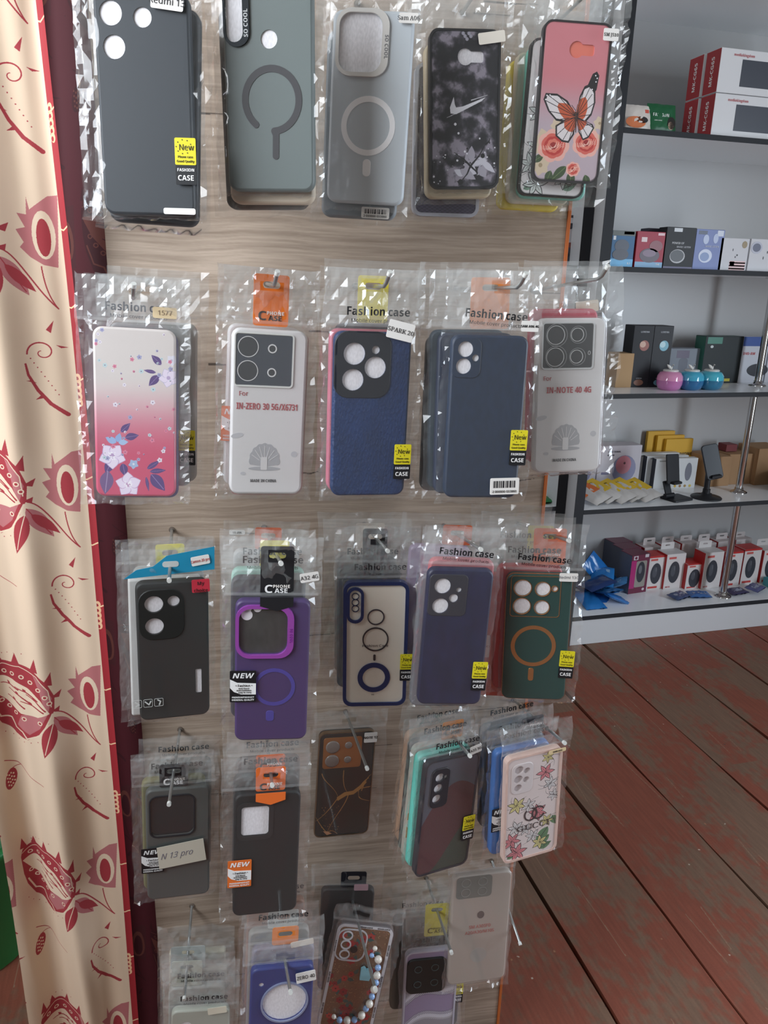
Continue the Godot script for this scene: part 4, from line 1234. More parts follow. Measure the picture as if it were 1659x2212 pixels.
func row_four() -> void:
	# 4A
	var n := bag("4A", "grey case with black camera window and a handwritten paper note", G4, {"l": 0.017, "r": 0.010, "b": 0.005, "top": 0.022})
	var c := case_in(n, mat(C(80, 84, 82), 0.5), [cr(n, 0.41, 0.235, 0.051, 0.0570, 0.008)], {"foam_mat": mat(C(30, 32, 36), 0.25)})
	var p := uv(n, 0.41, 0.235)
	obj("camera_frame", ring(rr(0.0550, 0.0610, 0.0100, p.x, p.y), rr(0.0515, 0.0575, 0.0082, p.x, p.y), -0.001, 0.0016), mat(C(44, 46, 50), 0.3), c)
	sticker_big(n, -0.0310, -0.0185, C(26, 28, 32))
	var note := obj("paper_note", flat(PackedVector2Array([Vector2(-0.028, -0.017), Vector2(0.030, -0.016), Vector2(0.0295, 0.017), Vector2(-0.0275, 0.0155)]), 0.0, 0.0004), mat(C(204, 198, 182), 0.8), n, at(0.0030, -0.0115, 0.0042, 0, 0, 6))
	words("N 13 pro", 0.0085, mat(C(120, 118, 128), 0.7), note, -0.004, 0.001, 0.0005, {"slant": 0.35, "wide": 0.85})
	tab(n, C(28, 28, 32), {"text": true, "w": 0.034, "ink": C(232, 232, 232), "ty": 0.008})
	var q := rear("4A", "olive case behind the case with the paper note", G4, mat(C(118, 116, 74), 0.5), {"dx": -0.006, "dy": 0.004, "dz": -0.014, "print": FC})
	q = rear("4A", "clear case farthest back behind the case with the paper note", G4, mat(C(120, 118, 112), 0.5), {"dx": 0.001, "dy": 0.014, "dz": -0.034, "print": FC, "top": 0.020})
	# 4B
	n = bag("4B", "black case with a square camera opening and orange hang tag", G4, {"l": 0.016, "r": 0.011, "b": 0.006, "top": 0.024})
	c = case_in(n, mat(C(20, 20, 22), 0.6), [cr(n, 0.315, 0.215, 0.0315, 0.0385, 0.004)])
	var isl := uv(n, 0.315, 0.215)
	obj("camera_frame", ring(rr(0.0420, 0.0500, 0.0090, isl.x, isl.y), rr(0.0325, 0.0395, 0.0045, isl.x, isl.y), -0.001, 0.0010), mat(C(34, 34, 36), 0.5), c)
	sticker_big(n, -0.0310, -0.0205, C(222, 112, 48))
	tab(n, C(230, 112, 48), {"text": true, "w": 0.034, "point": true, "ty": 0.006, "low": 0.0845})
	q = rear("4B", "black case with a second orange hang tag behind the square-opening case", G4, mat(C(52, 50, 50), 0.5), {"dx": -0.001, "dy": 0.012, "dz": -0.016, "print": FC, "top": 0.026})
	tab(q, C(226, 110, 50), {"text": true, "w": 0.034})
	rear("4B", "brown case farthest back behind the square-opening case", G4, mat(C(92, 80, 74), 0.5), {"dx": 0.002, "dy": 0.018, "dz": -0.040, "print": FC, "top": 0.022})
	# 4C
	n = bag("4C", "black marble-print case with gold veins hanging alone against the board", G4, {"l": 0.010, "r": 0.016, "b": 0.010, "amp": 0.8, "haze": 0.05})
	c = case_in(n, tmat(marble_tex(), 0.3), [])
	var gold := mat(C(176, 118, 62), 0.35, 0.5)
	isl = uv(n, 0.42, 0.185)
	var cp := obj("camera_plate", plate(0.0530, 0.0480, 0.004, 0.0012, 0.0005, [], false, 0, isl.x, isl.y), gold, c, at(0, 0, 0.0010))
	for e in [[0.24, 0.125, 0.0095], [0.52, 0.115, 0.0050], [0.24, 0.255, 0.0095], [0.52, 0.250, 0.0050]]:
		p = uv(n, e[0], e[1])
		obj("lens_cover", lathe([[e[2], 0.0], [e[2], 0.0010], [e[2] * 0.8, 0.0016], [0.0001, 0.0019]], 20), mat(C(140, 128, 122), 0.3), cp, Transform3D(Basis(Vector3.RIGHT, PI / 2), Vector3(p.x, p.y, 0)))
	obj("rim", ring(rr(0.0776, 0.1672, 0.0095), rr(0.0750, 0.1646, 0.0082), -0.006, 0.0003), mat(C(120, 92, 60), 0.35, 0.5), c)
	tag(n, "NOTE 12", 0.031, 0.075, 0.0180, 0.0155, {"bold": true, "cap": 0.0036})
	# 4D
	n = bag("4D", "twill case in grey, wine and green with a tall black camera strip", G4, {"l": 0.013, "r": 0.008, "b": 0.006, "print": FC, "top": 0.022})
	var holes := [ch(n, 0.265, 0.145, 0.0062), ch(n, 0.255, 0.235, 0.0062), ch(n, 0.245, 0.325, 0.0062), ch(n, 0.375, 0.150, 0.0032)]
	c = case_in(n, tmat(weave_tex(0), 0.5), holes)
	island(c, n, 0.29, 0.235, 0.0250, 0.0560, 0.008, mat(C(40, 40, 46), 0.45), holes, 0.0016)
	obj("rim", ring(rr(0.0782, 0.1668, 0.0098), rr(0.0738, 0.1624, 0.0076), -0.008, 0.0010), mat(C(44, 44, 52), 0.45), c)
	sticker_new(n, 0.0330, -0.0185)
	tag(n, "A35 5G", 0.030, 0.0890, 0.0165, 0.0115, {"turn": 12, "cap": 0.0036, "z": 0.002})
	q = rear("4D", "mint green case showing its long edge beside the twill case", G4, mat(C(112, 216, 200), 0.35), {"dx": -0.007, "dy": 0.003, "dz": -0.013, "droll": 0.8})
	q = rear("4D", "white sleeve with an orange sticker behind the mint green case", G4, mat(C(190, 184, 172), 0.5), {"dx": -0.009, "dy": 0.004, "dz": -0.028, "print": FC, "top": 0.024})
	tab(q, C(224, 136, 52), {"text": true})
	sticker_big(q, -0.027, -0.028, C(216, 140, 60))
	rear("4D", "dark case two places behind the mint green case", G4, mat(C(60, 62, 64), 0.5), {"dx": -0.010, "dy": 0.002, "dz": -0.042})
	rear("4D", "peach case farthest back behind the mint green case", G4, mat(C(206, 168, 140), 0.5), {"dx": -0.012, "dy": 0.006, "dz": -0.056, "print": FC, "top": 0.026})
	# 4E
	n = bag("4E", "blush case printed with line-drawn lilies and GUCCI lettering", G4, {"l": 0.008, "r": 0.010, "b": 0.005, "top": 0.020})
	holes = [ch(n, 0.23, 0.120, 0.0062), ch(n, 0.22, 0.205, 0.0062), ch(n, 0.22, 0.285, 0.0056), ch(n, 0.37, 0.140, 0.0046), ch(n, 0.36, 0.222, 0.0046)]
	c = case_in(n, tmat(lily_tex(false), 0.45), holes, {"foam_mat": mat(C(196, 188, 190), 0.6)})
	obj("rim", ring(rr(0.0788, 0.1660, 0.0098), rr(0.0725, 0.1597, 0.0068), -0.008, 0.0010), mat(C(226, 196, 184), 0.4), c)
	island(c, n, 0.29, 0.205, 0.0300, 0.0460, 0.008, mat(C(222, 214, 214), 0.45), holes, 0.0008)
	var ink := mat(C(58, 42, 46), 0.6)
	p = uv(n, 0.55, 0.575)
	for s in [-1.0, 1.0]:
		var arc := []
		for k in 21:
			var a: float = s * 0.7 + (PI if s < 0 else 0.0) + k * TAU * 0.82 / 20
			arc.append(p + Vector2(s * 0.0055 + cos(a) * 0.0085, sin(a) * 0.0095))
		obj("emblem", stroke(arc, 0.0022, 0.0, 0.0004), ink, c)
	p = uv(n, 0.54, 0.695)
	words("GUCCI", 0.0085, ink, c, p.x, p.y, 0.0004, {"serif": true, "bold": true, "wide": 1.35})
	tag(n, "SAM A23", 0.030, 0.0800, 0.0240, 0.0055, {"paper": C(222, 200, 156), "ink": C(90, 80, 70), "bold": true})
	q = rear("4E", "blue case with a black and white sticker beside the lily-print case", G4, mat(C(62, 116, 186), 0.4), {"dx": -0.012, "dy": 0.001, "dz": -0.014, "droll": -1.2, "print": FC})
	sticker_big(q, -0.0265, -0.022, C(24, 28, 36))
	q = rear("4E", "dark case with a black hang tag behind the lily-print case", G4, mat(C(56, 62, 74), 0.5), {"dx": -0.013, "dy": 0.004, "dz": -0.028, "print": FC, "top": 0.024})
	tab(q, C(60, 60, 66), {"text": true, "ink": C(170, 170, 172)})
	rear("4E", "slate case farthest back behind the lily-print case", G4, mat(C(84, 92, 100), 0.5), {"dx": -0.014, "dy": 0.008, "dz": -0.060, "print": FC, "top": 0.034})

func row_five() -> void:
	# 5A
	var n := bag("5A", "milky clear case in the lowest bag beside the curtain", G5, {"l": 0.012, "r": 0.011, "b": 0.006, "print": FC, "top": 0.028, "haze": 0.05})
	case_in(n, mat(C(176, 180, 168), 0.4), [ch(n, 0.25, 0.16, 0.008), ch(n, 0.25, 0.32, 0.008)])
	tag(n, "", 0.022, 0.0830, 0.0250, 0.0110, {"paper": C(222, 216, 196), "turn": 6, "z": 0.003})
	var q := rear("5A", "clear case with a white plastic hanger behind the milky case", G5, mat(C(168, 170, 164), 0.4), {"dx": -0.004, "dy": 0.022, "dz": -0.016, "print": FC, "top": 0.022, "haze": 0.05})
	tab(q, C(190, 194, 180), {"w": 0.040})
	q = rear("5A", "pale sleeve with a curved hanger two places behind the milky case", G5, mat(C(176, 172, 158), 0.5), {"dx": -0.004, "dy": 0.030, "dz": -0.036, "top": 0.020, "round": 0.003})
	tab(q, C(180, 186, 184), {"w": 0.046})
	rear("5A", "cream sleeve farthest back behind the milky case", G5, mat(C(190, 184, 164), 0.6), {"dx": -0.006, "dy": 0.040, "dz": -0.056, "top": 0.02, "round": 0.003, "l": 0.016})
	# 5B
	n = bag("5B", "royal blue case with a large round clear opening labelled ZERO 40", G5, {"l": 0.012, "r": 0.010, "b": 0.005, "top": 0.018})
	var c := case_in(n, mat(C(46, 58, 122), 0.45), [ch(n, 0.55, 0.30, 0.0265), ch(n, 0.17, 0.135, 0.0030)])
	var p := uv(n, 0.55, 0.30)
	obj("camera_frame", ring(circ(p.x, p.y, 0.0290, 36), circ(p.x, p.y, 0.0268, 36), -0.001, 0.0018), mat(C(150, 160, 190), 0.2, 0.3), c)
	tag(n, "ZERO 40", 0.0280, 0.0700, 0.0240, 0.0150, {"turn": 8, "cap": 0.0050, "wide": 0.85, "z": 0.004})
	q = rear("5B", "white-labelled case with an orange hang tag behind the royal blue case", G5, mat(C(130, 126, 140), 0.5), {"dx": 0.002, "dy": 0.014, "dz": -0.016, "top": 0.022})
	tab(q, C(224, 130, 58), {"w": 0.032})
	tag(q, "", 0.022, 0.088, 0.028, 0.008, {"paper": C(206, 196, 184), "turn": 8, "z": 0.002})
	q = rear("5B", "clear case on a white plastic hanger behind the orange-tagged one", G5, mat(C(150, 146, 140), 0.5), {"dx": -0.002, "dy": 0.010, "dz": -0.046, "print": FC, "top": 0.020})
	tab(q, C(216, 216, 210), {"w": 0.038})
	rear("5B", "brown case with an orange hang tag farthest back behind the royal blue case", G5, mat(C(150, 110, 90), 0.5), {"dx": -0.004, "dy": 0.004, "dz": -0.100, "print": FC, "top": 0.026})
	# 5C
	n = bag("5C", "glitter flower case in a GOOD LUCK border with a bead strap", G5, {"l": 0.010, "r": 0.012, "b": 0.008, "top": 0.012})
	c = case_in(n, tmat(berry_tex(), 0.3, 0.5), [])
	var white := mat(C(214, 214, 220), 0.45)
	obj("border", ring(rr(0.0765, 0.1690, 0.0100), rr(0.0685, 0.1610, 0.0065), -0.002, 0.0006), white, c)
	obj("rim", ring(rr(0.0785, 0.1715, 0.0110), rr(0.0757, 0.1687, 0.0098), -0.009, 0.0003), mat(C(120, 112, 116, 0.55), 0.2), c)
	var ink := mat(C(48, 44, 50), 0.6)
	for e in [[0.0, 0.0825, 0.0], [0.024, 0.0825, 0.0], [-0.0362, 0.05, 90.0], [-0.0362, 0.0, 90.0], [-0.0362, -0.05, 90.0], [0.0362, 0.05, -90.0], [0.0362, 0.0, -90.0], [0.0362, -0.05, -90.0]]:
		words("GOOD LUCK", 0.0022, ink, c, e[0], e[1], 0.0008, {"turn": e[2], "bold": true})
	p = uv(n, 0.27, 0.185)
	var cf := obj("camera_frame", ring(rr(0.0410, 0.0500, 0.0130, p.x + 0.002, p.y), rr(0.0375, 0.0465, 0.0112, p.x + 0.002, p.y), 0.0, 0.0012), white, c)
	for e in [[0.20, 0.100], [0.20, 0.185], [0.21, 0.275]]:
		ringon(cf, "lens_ring", uv(n, e[0], e[1]), 0.0072, 0.0017, white, 0.0014)
	obj("lens", flat(circ(uv(n, 0.36, 0.225).x, uv(n, 0.36, 0.225).y, 0.0050, 20), 0.0, 0.0010), mat(C(40, 34, 36), 0.25), cf)
	var pts := [[0.719, 0.166], [0.689, 0.233], [0.82, 0.265], [0.849, 0.341], [0.861, 0.415], [0.872, 0.483], [0.866, 0.549], [0.855, 0.618], [0.841, 0.69], [0.797, 0.737], [0.745, 0.806], [0.632, 0.855], [0.503, 0.867], [0.363, 0.87], [0.249, 0.843]]
	var path := []
	for e in pts:
		p = uv(n, e[0], e[1])
		path.append(Vector3(p.x, p.y, 0.0058))
	var strap := obj("bead_strap", tube(path, 0.0006, 6), mat(C(190, 186, 180), 0.5), n)
	var ball := SphereMesh.new()
	ball.radius = 1.0
	ball.height = 2.0
	ball.radial_segments = 20
	ball.rings = 12
	for k in path.size():
		var rad: float = 0.0032 if k < 2 or k == 14 else 0.0052 if k % 2 == 0 else 0.0042
		obj("bead", ball, mat(C(232, 226, 216), 0.25, 0.0, 0.6) if k % 2 == 0 else mat(C(150, 184, 232), 0.25, 0.0, 0.5), strap, Transform3D(Basis.from_scale(Vector3.ONE * rad), path[k]))
	p = uv(n, 0.66, 0.42)
	obj("charm", flat(PackedVector2Array([Vector2(-0.008, 0.008), Vector2(-0.004, 0.011), Vector2(0, 0.007), Vector2(0.006, 0.010), Vector2(0.009, 0.004), Vector2(0.006, -0.009), Vector2(-0.007, -0.009)]), 0.0, 0.0040), mat(C(150, 206, 222), 0.35), strap, at(p.x, p.y, 0.002))
	q = rear("5C", "dark case with a black hang tag behind the bead strap case", G5, mat(C(70, 66, 66), 0.5), {"dx": -0.006, "dy": 0.006, "dz": -0.060, "droll": 8.0, "top": 0.022, "l": 0.016})
	tab(q, C(28, 30, 40), {"w": 0.036})
	tag(q, "", 0.018, 0.088, 0.020, 0.010, {"paper": C(196, 160, 170), "z": 0.002})
	# 5D
	n = bag("5D", "violet and white zigzag case with a large black camera block", G5, {"l": 0.010, "r": 0.010, "b": 0.006, "print": FC, "ink": C(40, 40, 40), "top": 0.020})
	c = case_in(n, tmat(weave_tex(1), 0.4), [])
	p = uv(n, 0.40, 0.24)
	var blk := obj("camera_block", plate(0.0590, 0.0600, 0.010, 0.004, 0.0014, [], false, 0, p.x, p.y), mat(C(38, 40, 40), 0.35), c, at(0, 0, 0.0030))
	for e in [[-0.013, 0.013], [0.012, 0.014], [-0.013, -0.013], [0.012, -0.012]]:
		ringon(blk, "lens_ring", p + Vector2(e[0], e[1]), 0.0058, 0.0010, mat(C(74, 84, 84), 0.3), 0.0006)
	obj("rim", ring(rr(0.0785, 0.1690, 0.0100), rr(0.0735, 0.1640, 0.0078), -0.008, 0.0008), mat(C(186, 184, 200), 0.4), c)
	tab(n, C(206, 198, 92), {"w": 0.034, "text": true, "ink": C(120, 112, 50), "ink2": C(120, 112, 50), "low": 0.107})
	tag(n, "SM A21S", 0.032, 0.104, 0.020, 0.0095, {"turn": 8, "bold": true, "cap": 0.0026, "z": 0.001})
	sticker_new(n, 0.0310, -0.064)
	q = rear("5D", "black case with a yellow sticker behind the zigzag case", G5, mat(C(50, 52, 50), 0.5), {"dx": 0.012, "dy": 0.010, "dz": -0.016, "print": FC, "top": 0.016})
	sticker_new(q, 0.034, -0.012)
	rear("5D", "grey case farthest back behind the zigzag case", G5, mat(C(104, 104, 98), 0.5), {"dx": -0.012, "dy": 0.026, "dz": -0.040, "print": FC, "top": 0.022, "l": 0.02})
	# 5E
	n = bag("5E", "white-card case marked A20 A30 M10S at the outer bottom corner", G5, {"l": 0.008, "r": 0.005, "b": 0.016, "amp": 0.8, "top": 0.006})
	c = case_in(n, mat(C(178, 166, 156), 0.6), [])
	p = uv(n, 0.36, 0.105)
	var cam := obj("camera_print", plate(0.0520, 0.0360, 0.006, 0.0004, 0.0001, [], false, 0, p.x, p.y), mat(C(112, 114, 108), 0.4), c, at(0, 0, 0.0004))
	for e in [[-0.012, 0.008], [0.012, 0.008], [-0.012, -0.008], [0.012, -0.008]]:
		ringon(cam, "lens_ring", p + Vector2(e[0], e[1]), 0.0068, 0.0006, mat(C(148, 150, 144), 0.4))
	p = uv(n, 0.50, 0.365)
	obj("finger_reader", flat(circ(p.x, p.y, 0.0052, 16, 0.0062), 0.0, 0.0004), mat(C(84, 72, 68), 0.5), c)
	p = uv(n, 0.50, 0.47)
	words("SM A305FD", 0.0052, mat(C(190, 92, 84), 0.6), c, p.x, p.y, 0.0003, {"wide": 0.9})
	words("A20/A30/M10S", 0.0052, mat(C(190, 92, 84), 0.6), c, p.x, p.y - 0.0095, 0.0003, {"wide": 0.9})
	p = uv(n, 0.50, 0.74)
	obj("shell_drawing", flat(circ(p.x, p.y, 0.0125, 24), 0.0, 0.0003), mat(C(170, 166, 160), 0.6), c)
	clear_shell(n, c)

func hooks() -> void:
	var steel := mat(C(176, 180, 180), 0.28, 0.85)
	for key in HOOK:
		var h: Array = HOOK[key]
		var a := Vector3(h[0], h[1], 0.0)
		var b := Vector3(h[2], h[3], h[4])
		var n := thing("wire_hook", "steel wire hook of the %s in the %s row" % [{"A": "stack beside the curtain", "B": "second stack from the curtain", "C": "middle stack", "D": "fourth stack from the curtain", "E": "stack at the orange edge"}[key[1]], {"1": "top", "2": "second", "3": "third", "4": "fourth", "5": "bottom"}[key[0]]], "hook", P, "steel hooks on the board")
		var path := [a, a.lerp(b, 0.5), b]
		if int(key[0]) <= 2:   # the upper hooks end in a short upward bend
			path.append(b + Vector3(0.001, 0.003, 0.006))
			path.append(b + Vector3(0.003, 0.012, 0.013))
		obj("rod", tube(path, 0.0019, 10), steel, n)
		obj("socket", tube([a, a + Vector3(0, 0, 0.002)], 0.0036, 12), mat(C(110, 98, 88), 0.5), n)
		obj("tip", tube([path[-1] - (path[-1] - path[-2]).normalized() * 0.003, path[-1] + (path[-1] - path[-2]).normalized() * 0.0012], 0.0025, 10), mat(C(206, 208, 204), 0.4), n)

# ------------------------------------------------------------------ shop shelves
const SY := [1.706, 1.311, 0.911, 0.514, 0.114]   # tops of the boards
const SF := -1.335                                  # front edge of the shelf unit
const SB := -1.70                                   # its back panel

func shelf_unit(called: String, label: String, x0: float, x1: float, front: float, back: float, poles: Array) -> void:
	var n := thing(called, label, "shelf unit", Transform3D(Basis(), Vector3((x0 + x1) / 2, 0, back)))
	var off := Transform3D(Basis(), Vector3(-(x0 + x1) / 2, 0, -back))
	var add := func(nm: String, b: Array, m: Material, par: Node) -> MeshInstance3D:
		return obj(nm, b[0], m, par, off * b[1] if par == n else b[1])
	for s in [0, 1]:
		var xa := x0 if s == 0 else x1 - 0.036
		add.call("upright", boxat(xa, xa + 0.036, 0.0, 2.45, back, front - 0.0015), M.laminate, n)
		add.call("edge_band", boxat(xa, xa + 0.036, 0.0, 2.45, front - 0.0015, front), M.black_edge, n)
	add.call("back_panel", boxat(x0, x1, 0.0, 2.45, back - 0.008, back), M.back_laminate_shaded, n)
	for y in SY + [2.12]:
		add.call("shelf_board", boxat(x0 + 0.036, x1 - 0.036, y - 0.016, y, back, front - 0.0015, 0.0006), M.laminate_gloss_lit, n)
		add.call("edge_band", boxat(x0 + 0.036, x1 - 0.036, y - 0.016, y, front - 0.0015, front, 0.0004), M.black_edge, n)
	add.call("plinth", boxat(x0 + 0.036, x1 - 0.036, 0.0, 0.098, front - 0.022, front - 0.004), M.laminate, n)
	for e in poles:   # chrome tube between two boards
		var pole := obj("support_pole", tube([Vector3(e[0], e[1], e[2]), Vector3(e[0], e[3] - 0.016, e[2])], 0.0125, 20), M.chrome, n, off)
		for y in [e[1], e[3] - 0.016]:
			var up: float = 1.0 if y == e[1] else -1.0
			obj("flange", lathe([[0.031, 0.0], [0.031, 0.003], [0.024, 0.006], [0.016, 0.010], [0.0155, 0.018], [0.0125, 0.018]] if up > 0 else [[0.0125, -0.018], [0.0155, -0.018], [0.016, -0.010], [0.024, -0.006], [0.031, -0.003], [0.031, 0.0]], 24), M.chrome, pole, Transform3D(Basis(), Vector3(e[0], y, e[2])))

# a printed carton: base centre of its front at (x, shelf, z)
func carton(called: String, label: String, category: String, x: float, shelf: int, z: float, w: float, h: float, d: float, c: Color, o := {}) -> Node3D:
	var n := thing(called, label, category, at(x, SY[shelf] + o.get("y", 0.0), z, o.get("yaw", 0.0)), o.get("group", ""))
	var b := obj("carton", box(w, h, d), mat(c, o.get("rough", 0.55)), n, at(0, 0, -d / 2))
	for e in o.get("prints", []):   # u0, v0, u1, v1 (from the top left of the front), colour
		obj("front_print", plate((e[2] - e[0]) * w, (e[3] - e[1]) * h, e[5] if e.size() > 5 else 0.0005, 0.0003, 0.0001), mat(e[4], 0.4), b, at(((e[0] + e[2]) / 2 - 0.5) * w, (1 - (e[1] + e[3]) / 2) * h, d / 2 + 0.0003))
	for e in o.get("ovals", []):   # u, v, ru, rv, colour
		obj("picture", flat(circ((e[0] - 0.5) * w, (1 - e[1]) * h, e[2] * w, 20, e[3] * h), 0.0, 0.0003), mat(e[4], 0.4), b, at(0, 0, d / 2 + 0.0004 + (e[5] if e.size() > 5 else 0.0)))
	for e in o.get("texts", []):   # text, u, v, cap height, colour, turn
		words(e[0], e[3], mat(e[4], 0.5), b, (e[1] - 0.5) * w, (1 - e[2]) * h, d / 2 + 0.0008, {"turn": e[5] if e.size() > 5 else 0.0, "bold": true})
	for e in o.get("left", []):   # whole left side: colour, then writing
		obj("side_print", plate(d * 0.98, h * 0.98, 0.0005, 0.0003, 0.0001), mat(e[0], 0.4), b, Transform3D(Basis(Vector3.UP, -PI / 2), Vector3(-w / 2 - 0.0003, h / 2, 0)))
		if e.size() > 1:
			var t := words(e[1], e[2], mat(C(236, 232, 230), 0.5), b, 0, 0, 0, {"bold": true})
			t.transform = Transform3D(Basis(Vector3.UP, -PI / 2) * Basis(Vector3.BACK, PI / 2), Vector3(-w / 2 - 0.0007, h / 2, 0))
	for e in o.get("top", []):
		obj("top_print", plate(w * 0.99, d * 0.99, 0.0005, 0.0003, 0.0001), mat(e, 0.4), b, Transform3D(Basis(Vector3.RIGHT, -PI / 2), Vector3(0, h + 0.0003, 0)))
	return n

func packet(called: String, label: String, category: String, xf: Transform3D, w: float, h: float, t: float, m: Material, group: String, o := {}) -> Node3D:
	var n := thing(called, label, category, xf, group)
	obj("packet", pillow(w, h, t, rng.randf() * 20.0), m, n)
	for e in o.get("prints", []):   # x, y, w, h, colour
		obj("front_print", plate(e[2], e[3], 0.001, 0.0003, 0.0001), mat(e[4], 0.4), n, at(e[0], e[1], t / 2 + 0.0012))
	for e in o.get("ovals", []):
		obj("picture", flat(circ(e[0], e[1], e[2], 18, e[3]), 0.0, 0.0003), mat(e[4], 0.4), n, at(0, 0, t / 2 + 0.0016))
	for e in o.get("texts", []):
		words(e[0], e[3], mat(e[4], 0.5), n, e[1], e[2], t / 2 + 0.0018, {"bold": true})
	return n

func lying(x: float, y: float, z: float, yaw: float, tilt := 0.0) -> Transform3D:   # a packet flat on the shelf
	return Transform3D(Basis(Vector3.UP, deg_to_rad(yaw)) * Basis(Vector3.RIGHT, deg_to_rad(-90 + tilt)), Vector3(x, y, z))

func goods() -> void:
	var white := C(226, 226, 228)
	# --- top board
	packet("snack_packet", "small white and orange packet beside the green packet on the top board", "packet", at(1.305, SY[0] + 0.036, -1.375, 0, -14), 0.086, 0.074, 0.012, mat(C(224, 216, 208), 0.4), "", {"ovals": [[-0.012, -0.016, 0.034, 0.017, C(220, 128, 84)], [0.010, -0.008, 0.020, 0.010, C(48, 46, 50)]], "prints": [[0.026, 0.018, 0.016, 0.010, C(214, 96, 80)]]})
	packet("fashion_packet", "green packet printed FASHION standing on the top board", "packet", at(1.388, SY[0] + 0.040, -1.378, 0, -12), 0.098, 0.084, 0.012, mat(C(30, 96, 60), 0.4), "", {"texts": [["FASHION", -0.006, 0.008, 0.0095, C(226, 232, 226)], ["case cover", -0.016, -0.008, 0.004, C(214, 224, 214)]], "ovals": [[0.030, -0.014, 0.014, 0.018, C(40, 36, 34)], [0.028, -0.022, 0.010, 0.012, C(200, 170, 150)]]})
	for k in 2:
		for j in 2:
			var up := k == 1
			carton("keyboard_carton", "%s white and red keyboard carton of the %s stack on the top board" % ["upper" if up else "lower", "front" if j == 0 else "rear"], "carton", 1.787 - j * 0.004, 0, -1.362 - j * 0.078, 0.46, 0.122, 0.070, white, {"y": 0.124 if up else 0.0, "group": "keyboard cartons on the top board",
				"prints": [[0.17, 0.22, 0.62, 0.83, C(58, 62, 74)]] if j == 0 else [], "texts": [["mediakingdom", 0.18, 0.13, 0.0075, C(200, 120, 124)]] if j == 0 else [],
				"left": [[C(168, 52, 56), "MK-CG65", 0.014]]})
	# --- second board
	var gb := "earphone boxes on the second board"
	carton("earphone_box", "blue earphone box with a dark open charging case printed on it", "box", 1.294, 1, -1.362, 0.080, 0.108, 0.045, C(64, 110, 150), {"group": gb, "prints": [[0.0, 0.0, 1.0, 0.14, C(64, 72, 66)], [0.5, 0.02, 0.95, 0.1, C(160, 170, 90)], [0.0, 0.78, 1.0, 1.0, C(84, 168, 214)], [0.05, 0.15, 0.16, 0.26, C(214, 218, 220)]], "ovals": [[0.45, 0.42, 0.32, 0.18, C(42, 50, 70)], [0.42, 0.66, 0.36, 0.16, C(36, 40, 58), 0.0004]], "texts": [["9.1", 0.82, 0.9, 0.006, C(230, 236, 240)]]})
	carton("earphone_box", "red earphone box with an open charging case printed on it", "box", 1.392, 1, -1.362, 0.100, 0.109, 0.045, C(170, 62, 80), {"group": gb, "left": [[C(176, 36, 48)]], "prints": [[0.0, 0.84, 1.0, 1.0, C(110, 160, 196)], [0.16, 0.16, 0.36, 0.29, C(222, 200, 200)], [0.74, 0.03, 0.97, 0.10, C(226, 190, 196)]], "ovals": [[0.70, 0.40, 0.24, 0.16, C(128, 46, 60)], [0.50, 0.66, 0.36, 0.20, C(66, 46, 66)], [0.48, 0.60, 0.24, 0.10, C(120, 96, 118), 0.0004]], "texts": [["TWS", 0.82, 0.9, 0.005, C(230, 236, 240)]]})
	carton("earphone_box", "dark box peeping out behind the red earphone box", "box", 1.455, 1, -1.420, 0.080, 0.124, 0.045, C(52, 50, 62), {"group": gb})
	carton("earphone_box", "black earphone box with a white line drawing of an earphone case", "box", 1.500, 1, -1.362, 0.108, 0.126, 0.045, C(24, 26, 31), {"group": gb, "prints": [[0.24, 0.02, 0.52, 0.11, C(206, 210, 214)], [0.0, 0.95, 1.0, 1.0, C(86, 80, 120)]], "ovals": [[0.44, 0.70, 0.26, 0.17, C(176, 176, 178)], [0.43, 0.69, 0.23, 0.145, C(40, 42, 48), 0.0004]], "texts": [["POWER OF", 0.42, 0.38, 0.0065, C(196, 198, 202)], ["MUSIC LISTEN", 0.62, 0.47, 0.0055, C(180, 182, 188)]]})
	carton("earphone_box", "lavender earphone box with two white earbuds printed on it", "box", 1.608, 1, -1.362, 0.106, 0.124, 0.045, C(134, 148, 196), {"group": gb, "prints": [[0.08, 0.04, 0.38, 0.13, C(74, 84, 106)], [0.74, 0.02, 0.96, 0.16, C(208, 214, 228)]], "ovals": [[0.36, 0.25, 0.10, 0.12, C(186, 198, 226)], [0.70, 0.22, 0.09, 0.12, C(180, 192, 222)], [0.40, 0.66, 0.24, 0.17, C(206, 214, 234)], [0.38, 0.68, 0.16, 0.11, C(124, 146, 190), 0.0004]], "texts": [["MUSIC LISTEN", 0.6, 0.42, 0.0055, C(206, 212, 230)]]})
	carton("earphone_box", "white earphone box with a small striped flag sticker", "box", 1.706, 1, -1.362, 0.108, 0.101, 0.045, C(214, 214, 218), {"group": gb, "prints": [[0.38, 0.70, 0.95, 0.99, C(226, 190, 190)], [0.38, 0.74, 0.95, 0.78, C(204, 92, 92)], [0.38, 0.83, 0.95, 0.87, C(204, 92, 92)], [0.38, 0.92, 0.95, 0.96, C(204, 92, 92)], [0.40, 0.72, 0.56, 0.86, C(86, 100, 150)]], "ovals": [[0.84, 0.19, 0.09, 0.11, C(150, 130, 92)], [0.45, 0.36, 0.015, 0.04, C(70, 72, 78)], [0.62, 0.52, 0.025, 0.03, C(60, 62, 66)], [0.56, 0.58, 0.02, 0.03, C(70, 72, 78)]]})
